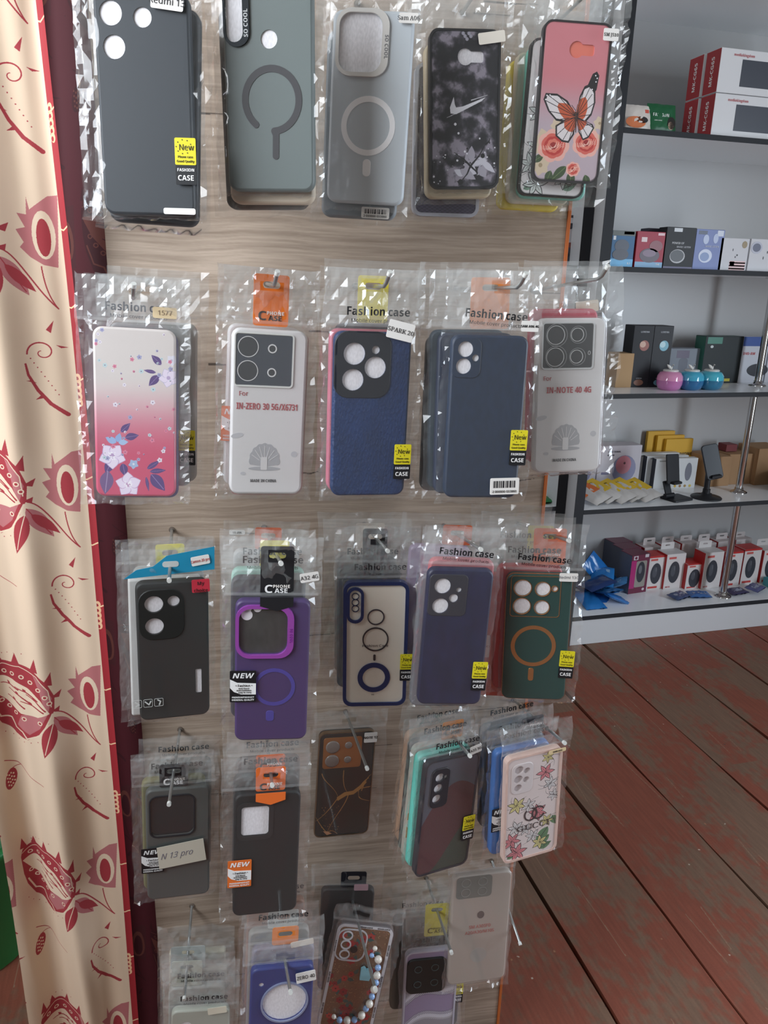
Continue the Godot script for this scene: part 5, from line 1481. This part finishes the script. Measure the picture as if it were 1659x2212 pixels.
	carton("earphone_box", "white earphone box with a round grey seal beside the flag-stickered one", "box", 1.822, 1, -1.362, 0.112, 0.102, 0.045, C(216, 216, 220), {"group": gb, "ovals": [[0.22, 0.27, 0.20, 0.19, C(190, 192, 206)], [0.22, 0.27, 0.14, 0.13, C(96, 100, 122), 0.0004], [0.62, 0.40, 0.02, 0.04, C(80, 82, 88)], [0.5, 0.58, 0.015, 0.05, C(70, 72, 78)]]})
	# the speaker boxes stand in the recessed unit beside the panel
	carton("speaker_box", "speaker box with a round black loudspeaker printed on it, between board and shelf", "box", 1.135, 1, -1.46, 0.110, 0.112, 0.060, C(176, 172, 176), {"prints": [[0.0, 0.36, 1.0, 0.52, C(120, 66, 60)]], "ovals": [[0.62, 0.70, 0.28, 0.22, C(60, 62, 74)], [0.62, 0.70, 0.12, 0.09, C(30, 32, 40), 0.0004]]})
	carton("speaker_box", "dark box lying on top of the speaker box between board and shelf", "box", 1.135, 1, -1.46, 0.110, 0.040, 0.060, C(58, 60, 70), {"y": 0.114, "prints": [[0.05, 0.2, 0.95, 0.6, C(190, 190, 196)]]})
	packet("green_packet", "green packet lying in the recessed unit beside the panel's edge", "packet", lying(1.13, SY[3] + 0.010, -1.46, 12, 4), 0.11, 0.08, 0.012, mat(C(40, 130, 70), 0.35), "", {"prints": [[0.0, 0.02, 0.10, 0.02, C(206, 214, 208)]]})
	# --- third board
	carton("brown_carton", "plain brown cardboard box on the third board", "box", 1.428, 2, -1.485, 0.062, 0.118, 0.070, C(186, 152, 112), {"rough": 0.8})
	for k in 2:
		carton("lamp_carton", "tall black carton with a %s printed on it, on the third board" % ["red globe" if k == 0 else "glowing blue globe"], "carton", 1.487 + k * 0.076, 2, -1.485 + k * 0.004, 0.074, 0.213, 0.072, C(20, 22, 29), {"yaw": -6.0 + k * 4.0, "group": "tall black cartons", "ovals": [[0.58, 0.32, 0.24, 0.085, C(150, 84, 70) if k == 0 else C(96, 166, 186)], [0.5, 0.30, 0.15, 0.05, C(206, 170, 150) if k == 0 else C(176, 214, 222), 0.0004], [0.5, 0.92, 0.24, 0.05, C(140, 100, 84) if k == 0 else C(110, 150, 166)]], "texts": [["LORENA", 0.55, 0.10, 0.006, C(176, 180, 186)], ["LORENA", 0.5, 0.85, 0.004, C(170, 172, 178)]]})
	carton("grey_carton", "grey carton with a watch printed on it behind the glass jars", "carton", 1.745, 2, -1.60, 0.158, 0.126, 0.060, C(138, 144, 154), {"prints": [[0.28, 0.06, 0.62, 0.28, C(96, 84, 108)], [0.36, 0.28, 0.60, 0.90, C(90, 94, 108), 0.012]]})
	carton("router_carton", "black and green carton behind the blue jars on the third board", "carton", 1.890, 2, -1.575, 0.164, 0.173, 0.060, C(22, 32, 34), {"left": [[C(44, 100, 84)]], "top": [C(36, 70, 62)], "prints": [[0.05, 0.02, 0.44, 0.16, C(64, 130, 112)], [0.62, 0.90, 0.78, 0.96, C(206, 190, 60)]], "ovals": [[0.18, 0.22, 0.04, 0.03, C(206, 212, 210)]]})
	carton("drive_carton", "white and blue DVD drive carton behind the chrome pole", "carton", 2.030, 2, -1.575, 0.114, 0.172, 0.060, C(206, 208, 216), {"group": "DVD drive cartons", "prints": [[0.0, 0.0, 1.0, 0.20, C(52, 84, 156)]], "texts": [["DVD-RW", 0.28, 0.36, 0.010, C(196, 92, 96)]], "ovals": [[0.7, 0.72, 0.42, 0.14, C(48, 50, 58)]]})
	carton("drive_carton", "second white and blue DVD drive carton at the end of the row", "carton", 2.150, 2, -1.575, 0.114, 0.172, 0.060, C(206, 208, 216), {"group": "DVD drive cartons", "prints": [[0.0, 0.0, 1.0, 0.20, C(52, 84, 156)]], "ovals": [[0.5, 0.72, 0.42, 0.14, C(48, 50, 58)]]})
	var jar := [[0.0280, 0.0], [0.0380, 0.006], [0.0430, 0.020], [0.0440, 0.034]]
	var lid := [[0.0440, 0.034], [0.0425, 0.048], [0.0350, 0.060], [0.0200, 0.066], [0.0060, 0.063], [0.0005, 0.062]]
	for k in 3:
		var cc: Array = [[C(196, 120, 176), C(224, 150, 190), "pink glass apple jar with a white leaf stalk"], [C(40, 110, 160), C(72, 176, 208), "blue glass apple jar beside the pink one"], [C(44, 120, 156), C(76, 188, 210), "blue glass apple jar with a bow, between its twin and the black carton"]][k]
		var n := thing("apple_jar", cc[2], "jar", at([1.567, 1.652, 1.732][k], SY[2], -1.42), "glass apple jars")
		obj("bowl", lathe(jar, 28), mat(cc[0], 0.12, 0.0, 0.8), n)
		obj("lid", lathe(lid, 28), mat(cc[1], 0.12, 0.0, 0.8), n)
		obj("collar", lathe([[0.0230, 0.062], [0.0270, 0.066], [0.0230, 0.070], [0.0005, 0.069]], 20), mat(C(222, 220, 216), 0.3), n)
		obj("stalk", tube([Vector3(0, 0.068, 0), Vector3(0.002, 0.078, 0), Vector3(0.008, 0.086, 0)], 0.0032, 8), mat(C(226, 224, 220), 0.3), n)
		obj("leaf", lathe([[0.0005, -0.012], [0.0050, -0.004], [0.0050, 0.004], [0.0005, 0.013]], 10), mat(C(226, 226, 220), 0.3), n, at(-0.010, 0.079, 0.004, 0, 0, 50))
	# --- fourth board
	for k in 2:
		carton("fan_carton", "white fan carton with a pink fan on it, %s" % ["left of the black phone stands" if k == 0 else "half hidden by its neighbour"], "carton", 1.522 - k * 0.186, 3, -1.60, 0.182, 0.162, 0.070, C(206, 200, 206), {"group": "desk fan cartons", "prints": [[0.10, 0.62, 0.28, 0.68, C(110, 108, 140)], [0.59, 0.66, 0.65, 0.98, C(226, 214, 216)]], "ovals": [[0.62, 0.56, 0.28, 0.33, C(140, 140, 170)], [0.60, 0.46, 0.18, 0.22, C(206, 128, 140), 0.0004], [0.62, 0.42, 0.025, 0.03, C(96, 50, 60), 0.0008]], "texts": [["FUNCTIONAL", 0.36, 0.14, 0.0062, C(70, 68, 84)], ["4G FAN", 0.28, 0.22, 0.0062, C(70, 68, 84)]]})
	for k in 3:
		carton("phone_stand_carton", "white and black phone stand carton, %s of three" % ["foremost", "second", "hindmost"][k], "carton", 1.735 - k * 0.020, 3, -1.545 - k * 0.031, 0.176, 0.118 + k * 0.004, 0.028, C(212, 214, 214), {"group": "phone stand cartons", "yaw": -3.0, "left": [[C(44, 48, 58)]], "prints": [[0.08, 0.06, 0.36, 0.10, C(150, 152, 150)], [0.36, 0.10, 0.44, 0.62, C(140, 144, 146)]], "ovals": [[0.80, 0.45, 0.08, 0.30, C(110, 112, 124)], [0.52, 0.92, 0.03, 0.045, C(200, 166, 66)], [0.64, 0.92, 0.03, 0.045, C(150, 110, 66)], [0.76, 0.92, 0.03, 0.045, C(160, 130, 70)], [0.88, 0.92, 0.03, 0.045, C(206, 180, 76)]]})
	for k in 3:
		carton("yellow_carton", "yellow phone holder carton, %s" % ["the tallest, behind the stand cartons", "the middle one with dark lettering", "the lowest, nearest the brown cartons"][k], "carton", [1.742, 1.776, 1.806][k], 3, -1.674 + k * 0.016, 0.120, [0.198, 0.184, 0.172][k], 0.014, C(222, 172, 48), {"group": "yellow cartons", "texts": [["CELL PHONE", 0.6, 0.35, 0.012, C(60, 52, 40)]] if k == 2 else []})
	for k in 3:
		carton("brown_carton", "brown cardboard carton %s on the fourth board" % ["with a white sticker, right of the phone stands", "behind the chrome pole", "at the far end, higher than its neighbours"][k], "box", [1.925, 2.035, 2.155][k], 3, [-1.545, -1.560, -1.535][k], [0.112, 0.108, 0.130][k], [0.118, 0.122, 0.146][k], 0.12, C(170, 134, 98), {"rough": 0.8, "yaw": [2, -1, 0][k], "group": "brown cartons", "prints": [[0.28, 0.58, 0.46, 0.70, C(214, 210, 204)]] if k == 0 else []})
	carton("wine_carton", "small wine red carton on the brown cartons behind the pole", "box", 2.015, 3, -1.60, 0.050, 0.028, 0.05, C(120, 48, 52), {"y": 0.124})
	var py := mat(C(226, 186, 44), 0.3)
	for k in 5:
		packet("cable_packet", "%s cable packet on the fourth board" % ["orange-topped", "yellow-topped second", "third yellow", "fourth yellow", "last yellow, outermost"][k], "packet", Transform3D(Basis(Vector3.UP, deg_to_rad(24.0 - k * 3)) * Basis(Vector3.RIGHT, deg_to_rad(-80.0)) * Basis(Vector3.UP, deg_to_rad(-15.0)), Vector3(1.31 + k * 0.052, SY[3] + 0.030, -1.442 - 0.010 * (k % 2))), 0.085, 0.150, 0.014, mat(C(206, 202, 198), 0.25), "cable packets", {"prints": [[0.0, 0.026, 0.080, 0.092, C(220, 112, 50) if k == 0 else C(228, 190, 50)], [0.0, 0.052, 0.03, 0.008, C(90, 74, 40)]]})
	# phone stands
	var black := mat(C(26, 28, 33), 0.5)
	var n := thing("phone_stand", "black folding phone stand on a flat rectangular foot", "phone stand", at(1.640, SY[3], -1.405, 14), "phone stands")
	obj("base", plate(0.095, 0.075, 0.008, 0.008, 0.002, [], true), black, n, Transform3D(Basis(Vector3.RIGHT, -PI / 2), Vector3(0.012, 0.008, 0)))
	obj("hinge", tube([Vector3(-0.045, 0.016, -0.006), Vector3(0.0, 0.016, -0.006)], 0.009, 12), black, n)
	obj("arm", plate(0.030, 0.060, 0.004, 0.006, 0.0015, [], true), black, n, at(-0.024, 0.040, -0.012, 0, -24))
	obj("cradle", plate(0.062, 0.108, 0.006, 0.006, 0.002, [], true), black, n, at(-0.010, 0.112, -0.012, 0, -14, -3))
	obj("lip", box(0.040, 0.010, 0.016, 0.002), black, n, at(-0.008, 0.060, 0.008))
	n = thing("phone_stand", "black phone stand with a round foot and tilted plate", "phone stand", at(1.775, SY[3], -1.405, -12), "phone stands")
	obj("base", lathe([[0.054, 0.0], [0.055, 0.003], [0.053, 0.0055], [0.020, 0.008], [0.018, 0.018], [0.0005, 0.018]], 32), black, n)
	obj("stem", tube([Vector3(-0.002, 0.010, 0), Vector3(-0.002, 0.088, -0.004)], 0.0105, 16), black, n)
	obj("stem_collar", tube([Vector3(-0.002, 0.018, 0), Vector3(-0.002, 0.034, 0)], 0.0135, 16), black, n)
	obj("cradle", plate(0.062, 0.128, 0.012, 0.007, 0.002, [], true), mat(C(40, 46, 54), 0.3), n, at(0.000, 0.138, 0.010, 0, -16, 12))
	obj("lip", box(0.036, 0.012, 0.020, 0.003), black, n, at(0.014, 0.082, 0.026, 0, 0, 10))
	# basket with sachets at the far end
	n = thing("mesh_basket", "dark mesh basket with pale sachets at the end of the fourth board", "basket", at(2.190, SY[3], -1.430))
	obj("basket", lathe([[0.050, 0.0], [0.075, 0.004], [0.098, 0.060], [0.102, 0.062], [0.094, 0.058], [0.072, 0.010], [0.0005, 0.010]], 24), mat(C(58, 54, 60), 0.6), n)
	for k in 5:
		packet("sachet", "%s sachet heaped in the mesh basket" % ["pale", "cream", "yellow", "red-tipped", "topmost grey"][k], "packet", lying(2.155 + (k % 3) * 0.028, SY[3] + 0.040 + k * 0.011, -1.430 + (k % 2) * 0.020, k * 40.0, 14), 0.07, 0.09, 0.012, mat([C(200, 190, 170), C(214, 204, 180), C(220, 196, 70), C(206, 90, 80), C(184, 180, 176)][k], 0.35), "sachets in the basket")
	# --- lowest board
	for k in 3:
		carton("mouse_carton", "plum mouse carton with a window, %s of three in depth" % ["foremost", "middle", "hindmost"][k], "carton", 1.596 + k * 0.006, 4, -1.492 - k * 0.072, 0.086, 0.158, 0.068, C(106, 34, 62), {"yaw": 7.0, "group": "plum mouse cartons", "left": [[C(88, 92, 104)]], "top": [C(104, 34, 60)], "prints": [[0.0, 0.14, 0.28, 0.86, C(172, 40, 112)], [0.28, 0.16, 0.86, 0.84, C(150, 146, 138), 0.006], [0.10, 0.02, 0.34, 0.12, C(214, 206, 212)], [0.72, 0.0, 0.92, 0.08, C(206, 200, 204)]] if k == 0 else [], "ovals": [[0.56, 0.45, 0.23, 0.27, C(52, 54, 62)], [0.52, 0.38, 0.09, 0.11, C(110, 112, 118), 0.0004], [0.22, 0.07, 0.07, 0.035, C(106, 34, 62), 0.0004], [0.80, 0.91, 0.07, 0.035, C(206, 196, 200)]] if k == 0 else [], "texts": [["hp", 0.22, 0.07, 0.005, C(230, 226, 230)]] if k == 0 else []})
	var mx := [[1.686, -1.512, 0.084, 0.140, 0], [1.762, -1.504, 0.088, 0.146, 1], [1.843, -1.488, 0.076, 0.106, 0], [1.913, -1.476, 0.088, 0.152, 1], [2.008, -1.476, 0.078, 0.148, 0], [2.102, -1.488, 0.084, 0.150, 0], [2.196, -1.486, 0.088, 0.140, 1]]
	var say := ["beside the plum cartons", "second from the plum cartons, with a hanging lip", "smallest, framed in red", "with an M-lettered foot, left of the chrome pole", "just right of the chrome pole", "second right of the chrome pole", "at the end of the row"]
	for k in 7:
		var e: Array = mx[k]
		var redtop: bool = e[4] == 0
		var o := {"yaw": 3.0, "group": "white and red mouse cartons", "left": [[C(186, 44, 44)]], "top": [C(190, 46, 44) if redtop else C(214, 210, 208)], "ovals": [[0.46, 0.52, 0.29, 0.31, C(60, 62, 70)], [0.46, 0.40, 0.03, 0.07, C(104, 106, 112), 0.0004], [0.40, 0.48, 0.12, 0.16, C(82, 84, 92), 0.0003]], "prints": [[0.10, 0.90, 0.62, 0.96, C(198, 70, 66)], [0.12, 0.08, 0.5, 0.14, C(206, 96, 90)]]}
		if redtop:
			o.prints.append([0.0, 0.0, 1.0, 0.05, C(190, 46, 44)])
		if k == 2:
			o.ovals[0] = [0.5, 0.58, 0.34, 0.36, C(54, 56, 64)]
		if k == 1 or k == 3:
			o["texts"] = [["M233" if k == 1 else "M172", 0.22, 0.93, 0.006, C(190, 70, 70)]]
			o.prints = [[0.12, 0.08, 0.5, 0.14, C(206, 96, 90)]]
		n = carton("mouse_carton", "white and red mouse carton, %s" % say[k], "carton", e[0], 4, e[1], e[2], e[3], 0.064, C(222, 216, 214), o)
		if e[4] == 1:
			obj("hanging_lip", plate(e[2] * 0.7, 0.032, 0.006, 0.0008, 0.0002, [rr(0.022, 0.006, 0.003, 0, 0.004, 3, 2)], true, 3), mat(C(216, 212, 210), 0.5), n, at(0, e[3] + 0.012, -0.060))
	for k in 6:
		n = carton("mouse_carton", "white mouse carton in the rear row %s" % ["behind the plum cartons' neighbour", "behind the one with a hanging lip", "behind the smallest", "behind the M-lettered one", "behind the chrome pole", "at the rear end"][k], "carton", 1.715 + k * 0.085, 4, -1.592, 0.080, 0.146 + 0.004 * (k % 3), 0.064, C(206, 196, 194), {"yaw": 3.0, "group": "rear row of mouse cartons", "left": [[C(176, 46, 46)]]})
		obj("hanging_lip", plate(0.056, 0.032, 0.006, 0.0008, 0.0002, [rr(0.022, 0.006, 0.003, 0, 0.004, 3, 2)], true, 3), mat(C(204, 196, 194), 0.5), n, at(0, 0.160, -0.030))
	var blue := [C(44, 120, 190), C(36, 96, 168), C(60, 134, 206), C(40, 70, 120), C(52, 110, 170), C(84, 150, 210), C(36, 60, 110), C(48, 128, 200)]
	for k in 8:
		packet("blue_packet", "glossy blue packet in the heap before the plum cartons, %s" % ["lowest left", "lowest right", "lowest front", "dark, second layer", "second layer front", "second layer pale", "darkest near the top", "topmost, leaning on the carton"][k], "packet", Transform3D(Basis(Vector3.UP, deg_to_rad(k * 47.0)) * Basis(Vector3.RIGHT, deg_to_rad(-80.0 + (k % 3) * 8)), Vector3(1.36 + (k % 3) * 0.055 + (k / 3) * 0.02, SY[4] + 0.014 + (k / 3) * 0.027, -1.440 - (k % 2) * 0.055 - (k / 3) * 0.012)), 0.085, 0.125, 0.014, mat(blue[k], 0.18), "blue packets", {"prints": [[0.0, 0.03, 0.05, 0.02, C(150, 190, 226)]] if k % 2 else []})
	packet("blue_packet", "blue packet leaning upright behind the heap", "packet", at(1.465, SY[4] + 0.072, -1.560, 10, -22, 38), 0.085, 0.15, 0.012, mat(C(40, 116, 190), 0.18), "blue packets")
	for k in 4:
		packet("sachet", "small dark blue sachet lying before the mouse cartons, %s" % ["outer left", "inner left with a blue face", "right of the pole", "outer right, propped up"][k], "packet", lying([1.730, 1.815, 1.985, 2.070][k], SY[4] + 0.010 + (0.008 if k == 3 else 0.0), [-1.418, -1.412, -1.412, -1.412][k], [20, -12, 8, 28][k], 5), 0.085, 0.052, 0.010, mat([C(70, 84, 120), C(70, 110, 168), C(66, 62, 92), C(92, 96, 140)][k], 0.25), "small sachets on the lowest board", {"prints": [[0.0, 0.0, 0.05, 0.02, C(150, 156, 176)]]})
	carton("teal_carton", "teal carton lying at the end of the lowest board", "box", 2.215, 4, -1.400, 0.12, 0.034, 0.07, C(70, 150, 160))

# ------------------------------------------------------------------ curtains
func curtain(called: String, label: String, x0: float, x1: float, z: float, depth: float, folds: float, phase: float, m: Material, hem: Material, y0: float, y1: float, lean: float, u_scale: float) -> void:
	var n := thing(called, label, "curtain", P * Transform3D(Basis(), Vector3((x0 + x1) / 2, y0, z)))
	var nx := 56
	var ny := 44
	var hemw := 0.010
	var grid := []
	for j in ny + 1:
		var y := lerpf(y0, y1, float(j) / ny)
		var row := []
		var s := 0.0
		var last := Vector3.ZERO
		for i in nx + 1:
			var t := float(i) / nx
			var k := 0.75 + 0.25 * sin(y * 2.1 + t * 3.0)
			var zz := depth * k * sin(t * TAU * folds + phase + 0.35 * sin(y * 1.7)) + 0.5 * depth * 0.4 * sin(t * TAU * folds * 2.3 + y * 1.1) + 0.004 * sin(y * 9.0 + t * 7.0)
			var p := Vector3(lerpf(x0, x1, t) - (x0 + x1) / 2 + lean * (y - 1.2) * (0.3 + 0.7 * (1 - t)) + 0.004 * sin(y * 3.0 + t * 5.0), y - y0, zz)
			if i:
				s += (p - last).length()
			last = p
			row.append([p, s])
		grid.append(row)
	for part in 2:
		if part == 1 and hem == null:
			continue
		var st := begin()
		st.set_smooth_group(0)
		for j in ny:
			for i in nx:
				var is_hem: bool = hem != null and i >= nx - 3
				if is_hem != (part == 1):
					continue
				for e in [[i, j], [i + 1, j + 1], [i + 1, j], [i, j], [i, j + 1], [i + 1, j + 1]]:
					var g: Array = grid[e[1]][e[0]]
					var full: float = grid[e[1]][nx][1]
					st.set_uv(Vector2(1.0 - (full - g[1]) / u_scale if part == 0 else (full - g[1]) * 60.0, -(g[0].y + y0) / 0.268 + 0.03))
					st.add_vertex(g[0] + Vector3(0, 0, 0.0012 * part))
		obj("cloth" if part == 0 else "hem_band", done(st), m if part == 0 else hem, n)

# ------------------------------------------------------------------ the scene
func _ready() -> void:
	rng.seed = 42
	noise.seed = 12
	noise.noise_type = FastNoiseLite.TYPE_SIMPLEX_SMOOTH
	noise.fractal_type = FastNoiseLite.FRACTAL_RIDGED
	noise.frequency = 0.022
	noise.fractal_octaves = 3
	sans = SystemFont.new()
	sans.font_names = PackedStringArray(["Droid Sans"])
	bold = SystemFont.new()
	bold.font_names = PackedStringArray(["Droid Sans"])
	bold.font_weight = 700
	serif = SystemFont.new()
	serif.font_names = PackedStringArray(["Droid Serif"])

	# camera
	var cam := Camera3D.new()
	cam.name = "camera"
	add_child(cam)
	cam.transform = P * Transform3D(Basis(Vector3(0.98585225, 0.0252369, 0.16570588), Vector3(0.02393836, 0.95726783, -0.28821043), Vector3(-0.16589844, 0.28809963, 0.94312052)).orthonormalized(), Vector3(0, 1.25, 0.93))
	cam.fov = rad_to_deg(2.0 * atan(1106.0 / 1661.0))
	cam.near = 0.05
	cam.current = true

	# daylight sky, seen only through the two openings
	var env := Environment.new()
	env.background_mode = Environment.BG_SKY
	var sky := Sky.new()
	var sm := ProceduralSkyMaterial.new()
	sm.sky_top_color = C(150, 176, 210)
	sm.sky_horizon_color = C(214, 222, 230)
	sm.ground_bottom_color = C(120, 116, 108)
	sm.ground_horizon_color = C(200, 200, 196)
	sky.sky_material = sm
	env.sky = sky
	env.background_energy_multiplier = 2.0
	env.tonemap_mode = Environment.TONE_MAPPER_LINEAR
	env.tonemap_exposure = 1.0
	env.sdfgi_enabled = true
	env.ssao_enabled = true
	env.ssil_enabled = true
	var we := WorldEnvironment.new()
	we.name = "environment"
	we.environment = env
	add_child(we)
	# daylight entering by the window in the left wall and by the shop door in the right wall
	var win := AreaLight3D.new()
	win.name = "window_daylight"
	win.area_size = Vector2(1.20, 0.95)
	win.light_energy = 4.9
	win.light_color = Color(0.96, 0.98, 1.0)
	win.shadow_enabled = true
	win.area_range = 9.0
	add_child(win)
	win.transform = Transform3D(Basis(Vector3.UP, -PI / 2), Vector3(-1.16, 1.84, 0.75))
	var door := AreaLight3D.new()
	door.name = "door_daylight"
	door.area_size = Vector2(1.0, 1.7)
	door.light_energy = 7.8
	door.light_color = Color(0.90, 0.95, 1.0)
	door.shadow_enabled = true
	door.area_range = 9.0
	add_child(door)
	door.transform = Transform3D(Basis(Vector3.UP, PI / 2), Vector3(3.0, 1.22, 1.0))

	# materials
	M.foam = tmat(grainy_tex(C(238, 236, 240), 0.07, 0.16, 5), 0.7)
	M.navy_black = mat(C(32, 40, 49), 0.5)
	M.smoke_green = mat(C(96, 107, 106), 0.45)
	M.frost = mat(C(198, 206, 212), 0.38)
	M.card = mat(C(232, 230, 230), 0.55)
	M.card_warm = mat(C(226, 218, 204), 0.5)
	M.navy = tmat(grainy_tex(C(32, 47, 70), 0.10, 0.05, 8), 0.5)
	M.navy_violet = tmat(grainy_tex(C(33, 36, 68), 0.16, 0.02, 18), 0.45)
	M.green = mat(C(14, 66, 62), 0.35)
	M.purple = mat(C(68, 46, 100), 0.45)
	M.dark_clear = tmat(grainy_tex(C(58, 58, 56), 0.22, 0.03, 9), 0.35)
	M.leather = tmat(grainy_tex(C(22, 48, 92), 0.16, 0.012, 6), 0.55)
	var bump := NoiseTexture2D.new()
	bump.width = 256
	bump.height = 256
	bump.seamless = true
	bump.as_normal_map = true
	bump.bump_strength = 3.0
	var bn := FastNoiseLite.new()
	bn.noise_type = FastNoiseLite.TYPE_CELLULAR
	bn.frequency = 0.12
	bump.noise = bn
	M.leather.normal_enabled = true
	M.leather.normal_texture = bump
	M.leather.normal_scale = 0.5
	M.laminate = mat(C(214, 215, 217), 0.42)
	M.laminate_gloss_lit = mat(C(244, 246, 248), 0.25)  # glossy boards; colour lightened to stand for light falling on their tops
	M.back_laminate_shaded = mat(C(188, 188, 188), 0.35)  # same white laminate, shade of the deep recess put into its colour
	M.black_edge = mat(C(20, 23, 30), 0.65)
	M.chrome = mat(C(206, 206, 206), 0.12, 1.0)

	# setting: floor planks, walls, ceiling, openings
	var fl := Node3D.new()
	fl.name = "floor"
	fl.set_meta("kind", "structure")
	add_child(fl)
	var sub := boxat(-1.3, 3.1, -0.10, -0.022, -1.8, 3.1)
	obj("subfloor", sub[0], mat(C(40, 32, 28), 0.9), fl, sub[1])
	var fm := tmat(floor_tex(), 0.62)
	fm.heightmap_enabled = false
	for k in 20:
		var x0 := -1.451 + k * 0.229
		var st := begin()
		st.set_smooth_group(-1)
		var ns := 30
		for i in ns:
			var pa := []
			for e in 2:
				var z := lerpf(-1.78, 3.08, float(i + e) / ns)
				var g0 := 0.0042 + 0.0028 * sin(z * 5.1 + k * 2.3) + 0.0012 * sin(z * 17.0 + k)
				var g1 := 0.0042 + 0.0026 * sin(z * 4.3 + k * 1.1 + 2.0) + 0.0012 * sin(z * 14.0 + k * 3.0)
				pa.append([Vector3(x0 + g0, 0, z), Vector3(x0 + 0.229 - g1, 0, z)])
			var low := Vector3(0, -0.022, 0)
			for q in [[pa[0][0], pa[1][0], pa[1][1], pa[0][1]], [pa[0][0] + low, pa[1][0] + low, pa[1][0], pa[0][0]], [pa[1][1] + low, pa[0][1] + low, pa[0][1], pa[1][1]]]:
				for v in [0, 2, 1, 0, 3, 2]:
					st.set_uv(Vector2(q[v].x * 0.75 + k * 0.23 + q[v].y, q[v].z * 0.75 + k * 0.37))
					st.add_vertex(q[v])
		obj("plank", done(st), fm, fl)
	var plaster := tmat(grainy_tex(C(158, 154, 147), 0.05, 0.02, 3), 0.85)
	var b := boxat(-1.4, 3.2, 0.0, 2.7, -1.90, -1.78)
	struct("wall_back", b[0], plaster, b[1])
	b = boxat(-1.4, 3.2, 0.0, 2.7, 3.1, 3.2)
	struct("wall_front", b[0], plaster, b[1])
	b = boxat(-1.4, 3.2, 2.7, 2.8, -1.9, 3.2)
	struct("ceiling", b[0], plaster, b[1])
	var wl := Node3D.new()
	wl.name = "wall_left"
	wl.set_meta("kind", "structure")
	add_child(wl)
	for e in [[0.0, 1.33, -1.78, 3.1], [2.35, 2.7, -1.78, 3.1], [1.33, 2.35, -1.78, 0.10], [1.33, 2.35, 1.40, 3.1]]:
		b = boxat(-1.4, -1.3, e[0], e[1], e[2], e[3])
		obj("wall_piece", b[0], plaster, wl, b[1])
	var wf := Node3D.new()
	wf.name = "wall_right"
	wf.set_meta("kind", "structure")
	add_child(wf)
	for e in [[-1.78, 0.45, 0.0, 2.7], [1.55, 3.1, 0.0, 2.7], [0.45, 1.55, 2.05, 2.7]]:
		b = boxat(3.1, 3.2, e[2], e[3], e[0], e[1])
		obj("wall_piece", b[0], plaster, wf, b[1])
	var frame := mat(C(226, 224, 220), 0.4)
	for e in [["window_1", Transform3D(Basis(Vector3.UP, PI / 2), Vector3(-1.35, 1.84, 0.75)), 1.30, 1.02], ["door_1", Transform3D(Basis(Vector3.UP, PI / 2), Vector3(3.15, 1.025, 1.0)), 1.10, 2.05]]:
		var o := Node3D.new()
		o.name = e[0]
		o.set_meta("kind", "structure")
		add_child(o)
		o.transform = e[1]
		obj("frame", ring(rr(e[2], e[3], 0.001), rr(e[2] - 0.10, e[3] - 0.10, 0.001), -0.03, 0.03), frame, o)
		obj("pane", plate(e[2] - 0.10, e[3] - 0.10, 0.001, 0.004, 0.0005, [], true), mat(Color(0.95, 0.97, 0.97, 0.04), 0.02), o)

	# the hook panel: a laminate board with an orange edge band, turned a little in the room
	var wood := tmat(wood_tex(), 0.45)
	var pn := thing("display_panel", "grey-brown wood-look board full of hooks with an orange edge band", "display panel", P * Transform3D(Basis(), Vector3(0.111, 0, 0)))
	obj("board", plate(0.530, 1.90, 0.0006, 0.018, 0.0004, [], true), wood, pn, Transform3D(Basis(), Vector3(0, 0.97, 0)))
	b = boxat(0.2650, 0.2695, 0.02, 1.92, -0.018, 0.0012, 0.0004)
	obj("edge_band", b[0], mat(C(196, 106, 52), 0.4), pn, b[1])
	b = boxat(-0.26, 0.26, 0.0, 0.02, -0.20, 0.10)
	obj("foot", b[0], mat(C(96, 86, 78), 0.5), pn, b[1])

	shelf_unit("shelf_unit", "white shelf unit with black edges and chrome poles along the back wall", 1.202, 2.90, SF, SB, [[2.000, SY[2], -1.500, SY[1]], [1.955, SY[3], -1.455, SY[2]], [1.914, SY[4], -1.400, SY[3]]])
	shelf_unit("shelf_unit", "recessed white shelf unit half hidden behind the hook panel", 0.10, 1.200, -1.395, SB, [])

	var cloth := tmat(curtain_tex(C(226, 202, 176), C(164, 54, 62), C(184, 112, 114), C(230, 208, 182)), 0.8)
	cloth.backlight_enabled = true
	cloth.backlight = Color(0.10, 0.08, 0.06)
	curtain("beige_curtain", "beige curtain printed with red thorny fruits and tendrils, red hem", -0.345, -0.186, 0.040, 0.016, 1.6, 2.2, cloth, tmat(hem_tex(), 0.7), 0.03, 2.25, -0.02, 0.165)
	var maroon := tmat(curtain_tex(C(86, 26, 36), C(70, 22, 30), C(80, 30, 36), C(112, 60, 52)), 0.75)
	curtain("maroon_curtain", "dark maroon curtain hanging between the beige one and the board", -0.30, 0.10, -0.085, 0.018, 3.0, 0.4, maroon, null, 0.03, 2.25, 0.0, 0.16)
	hooks()
	row_one()
	row_two()
	row_three()
	row_four()
	row_five()
	goods()
	var bk := thing("green_bucket", "green plastic bucket on the floor behind the beige curtain", "bucket", at(-0.52, 0, -0.42))
	obj("bucket", lathe([[0.10, 0.0], [0.105, 0.004], [0.145, 0.27], [0.155, 0.27], [0.155, 0.285], [0.142, 0.285], [0.102, 0.012], [0.0005, 0.012]], 28), mat(C(36, 120, 62), 0.35), bk)
	obj("handle", tube([Vector3(-0.152, 0.27, 0), Vector3(-0.12, 0.36, 0.02), Vector3(0, 0.41, 0.03), Vector3(0.12, 0.36, 0.02), Vector3(0.152, 0.27, 0)], 0.004, 8), mat(C(170, 172, 170), 0.3, 0.8), bk)
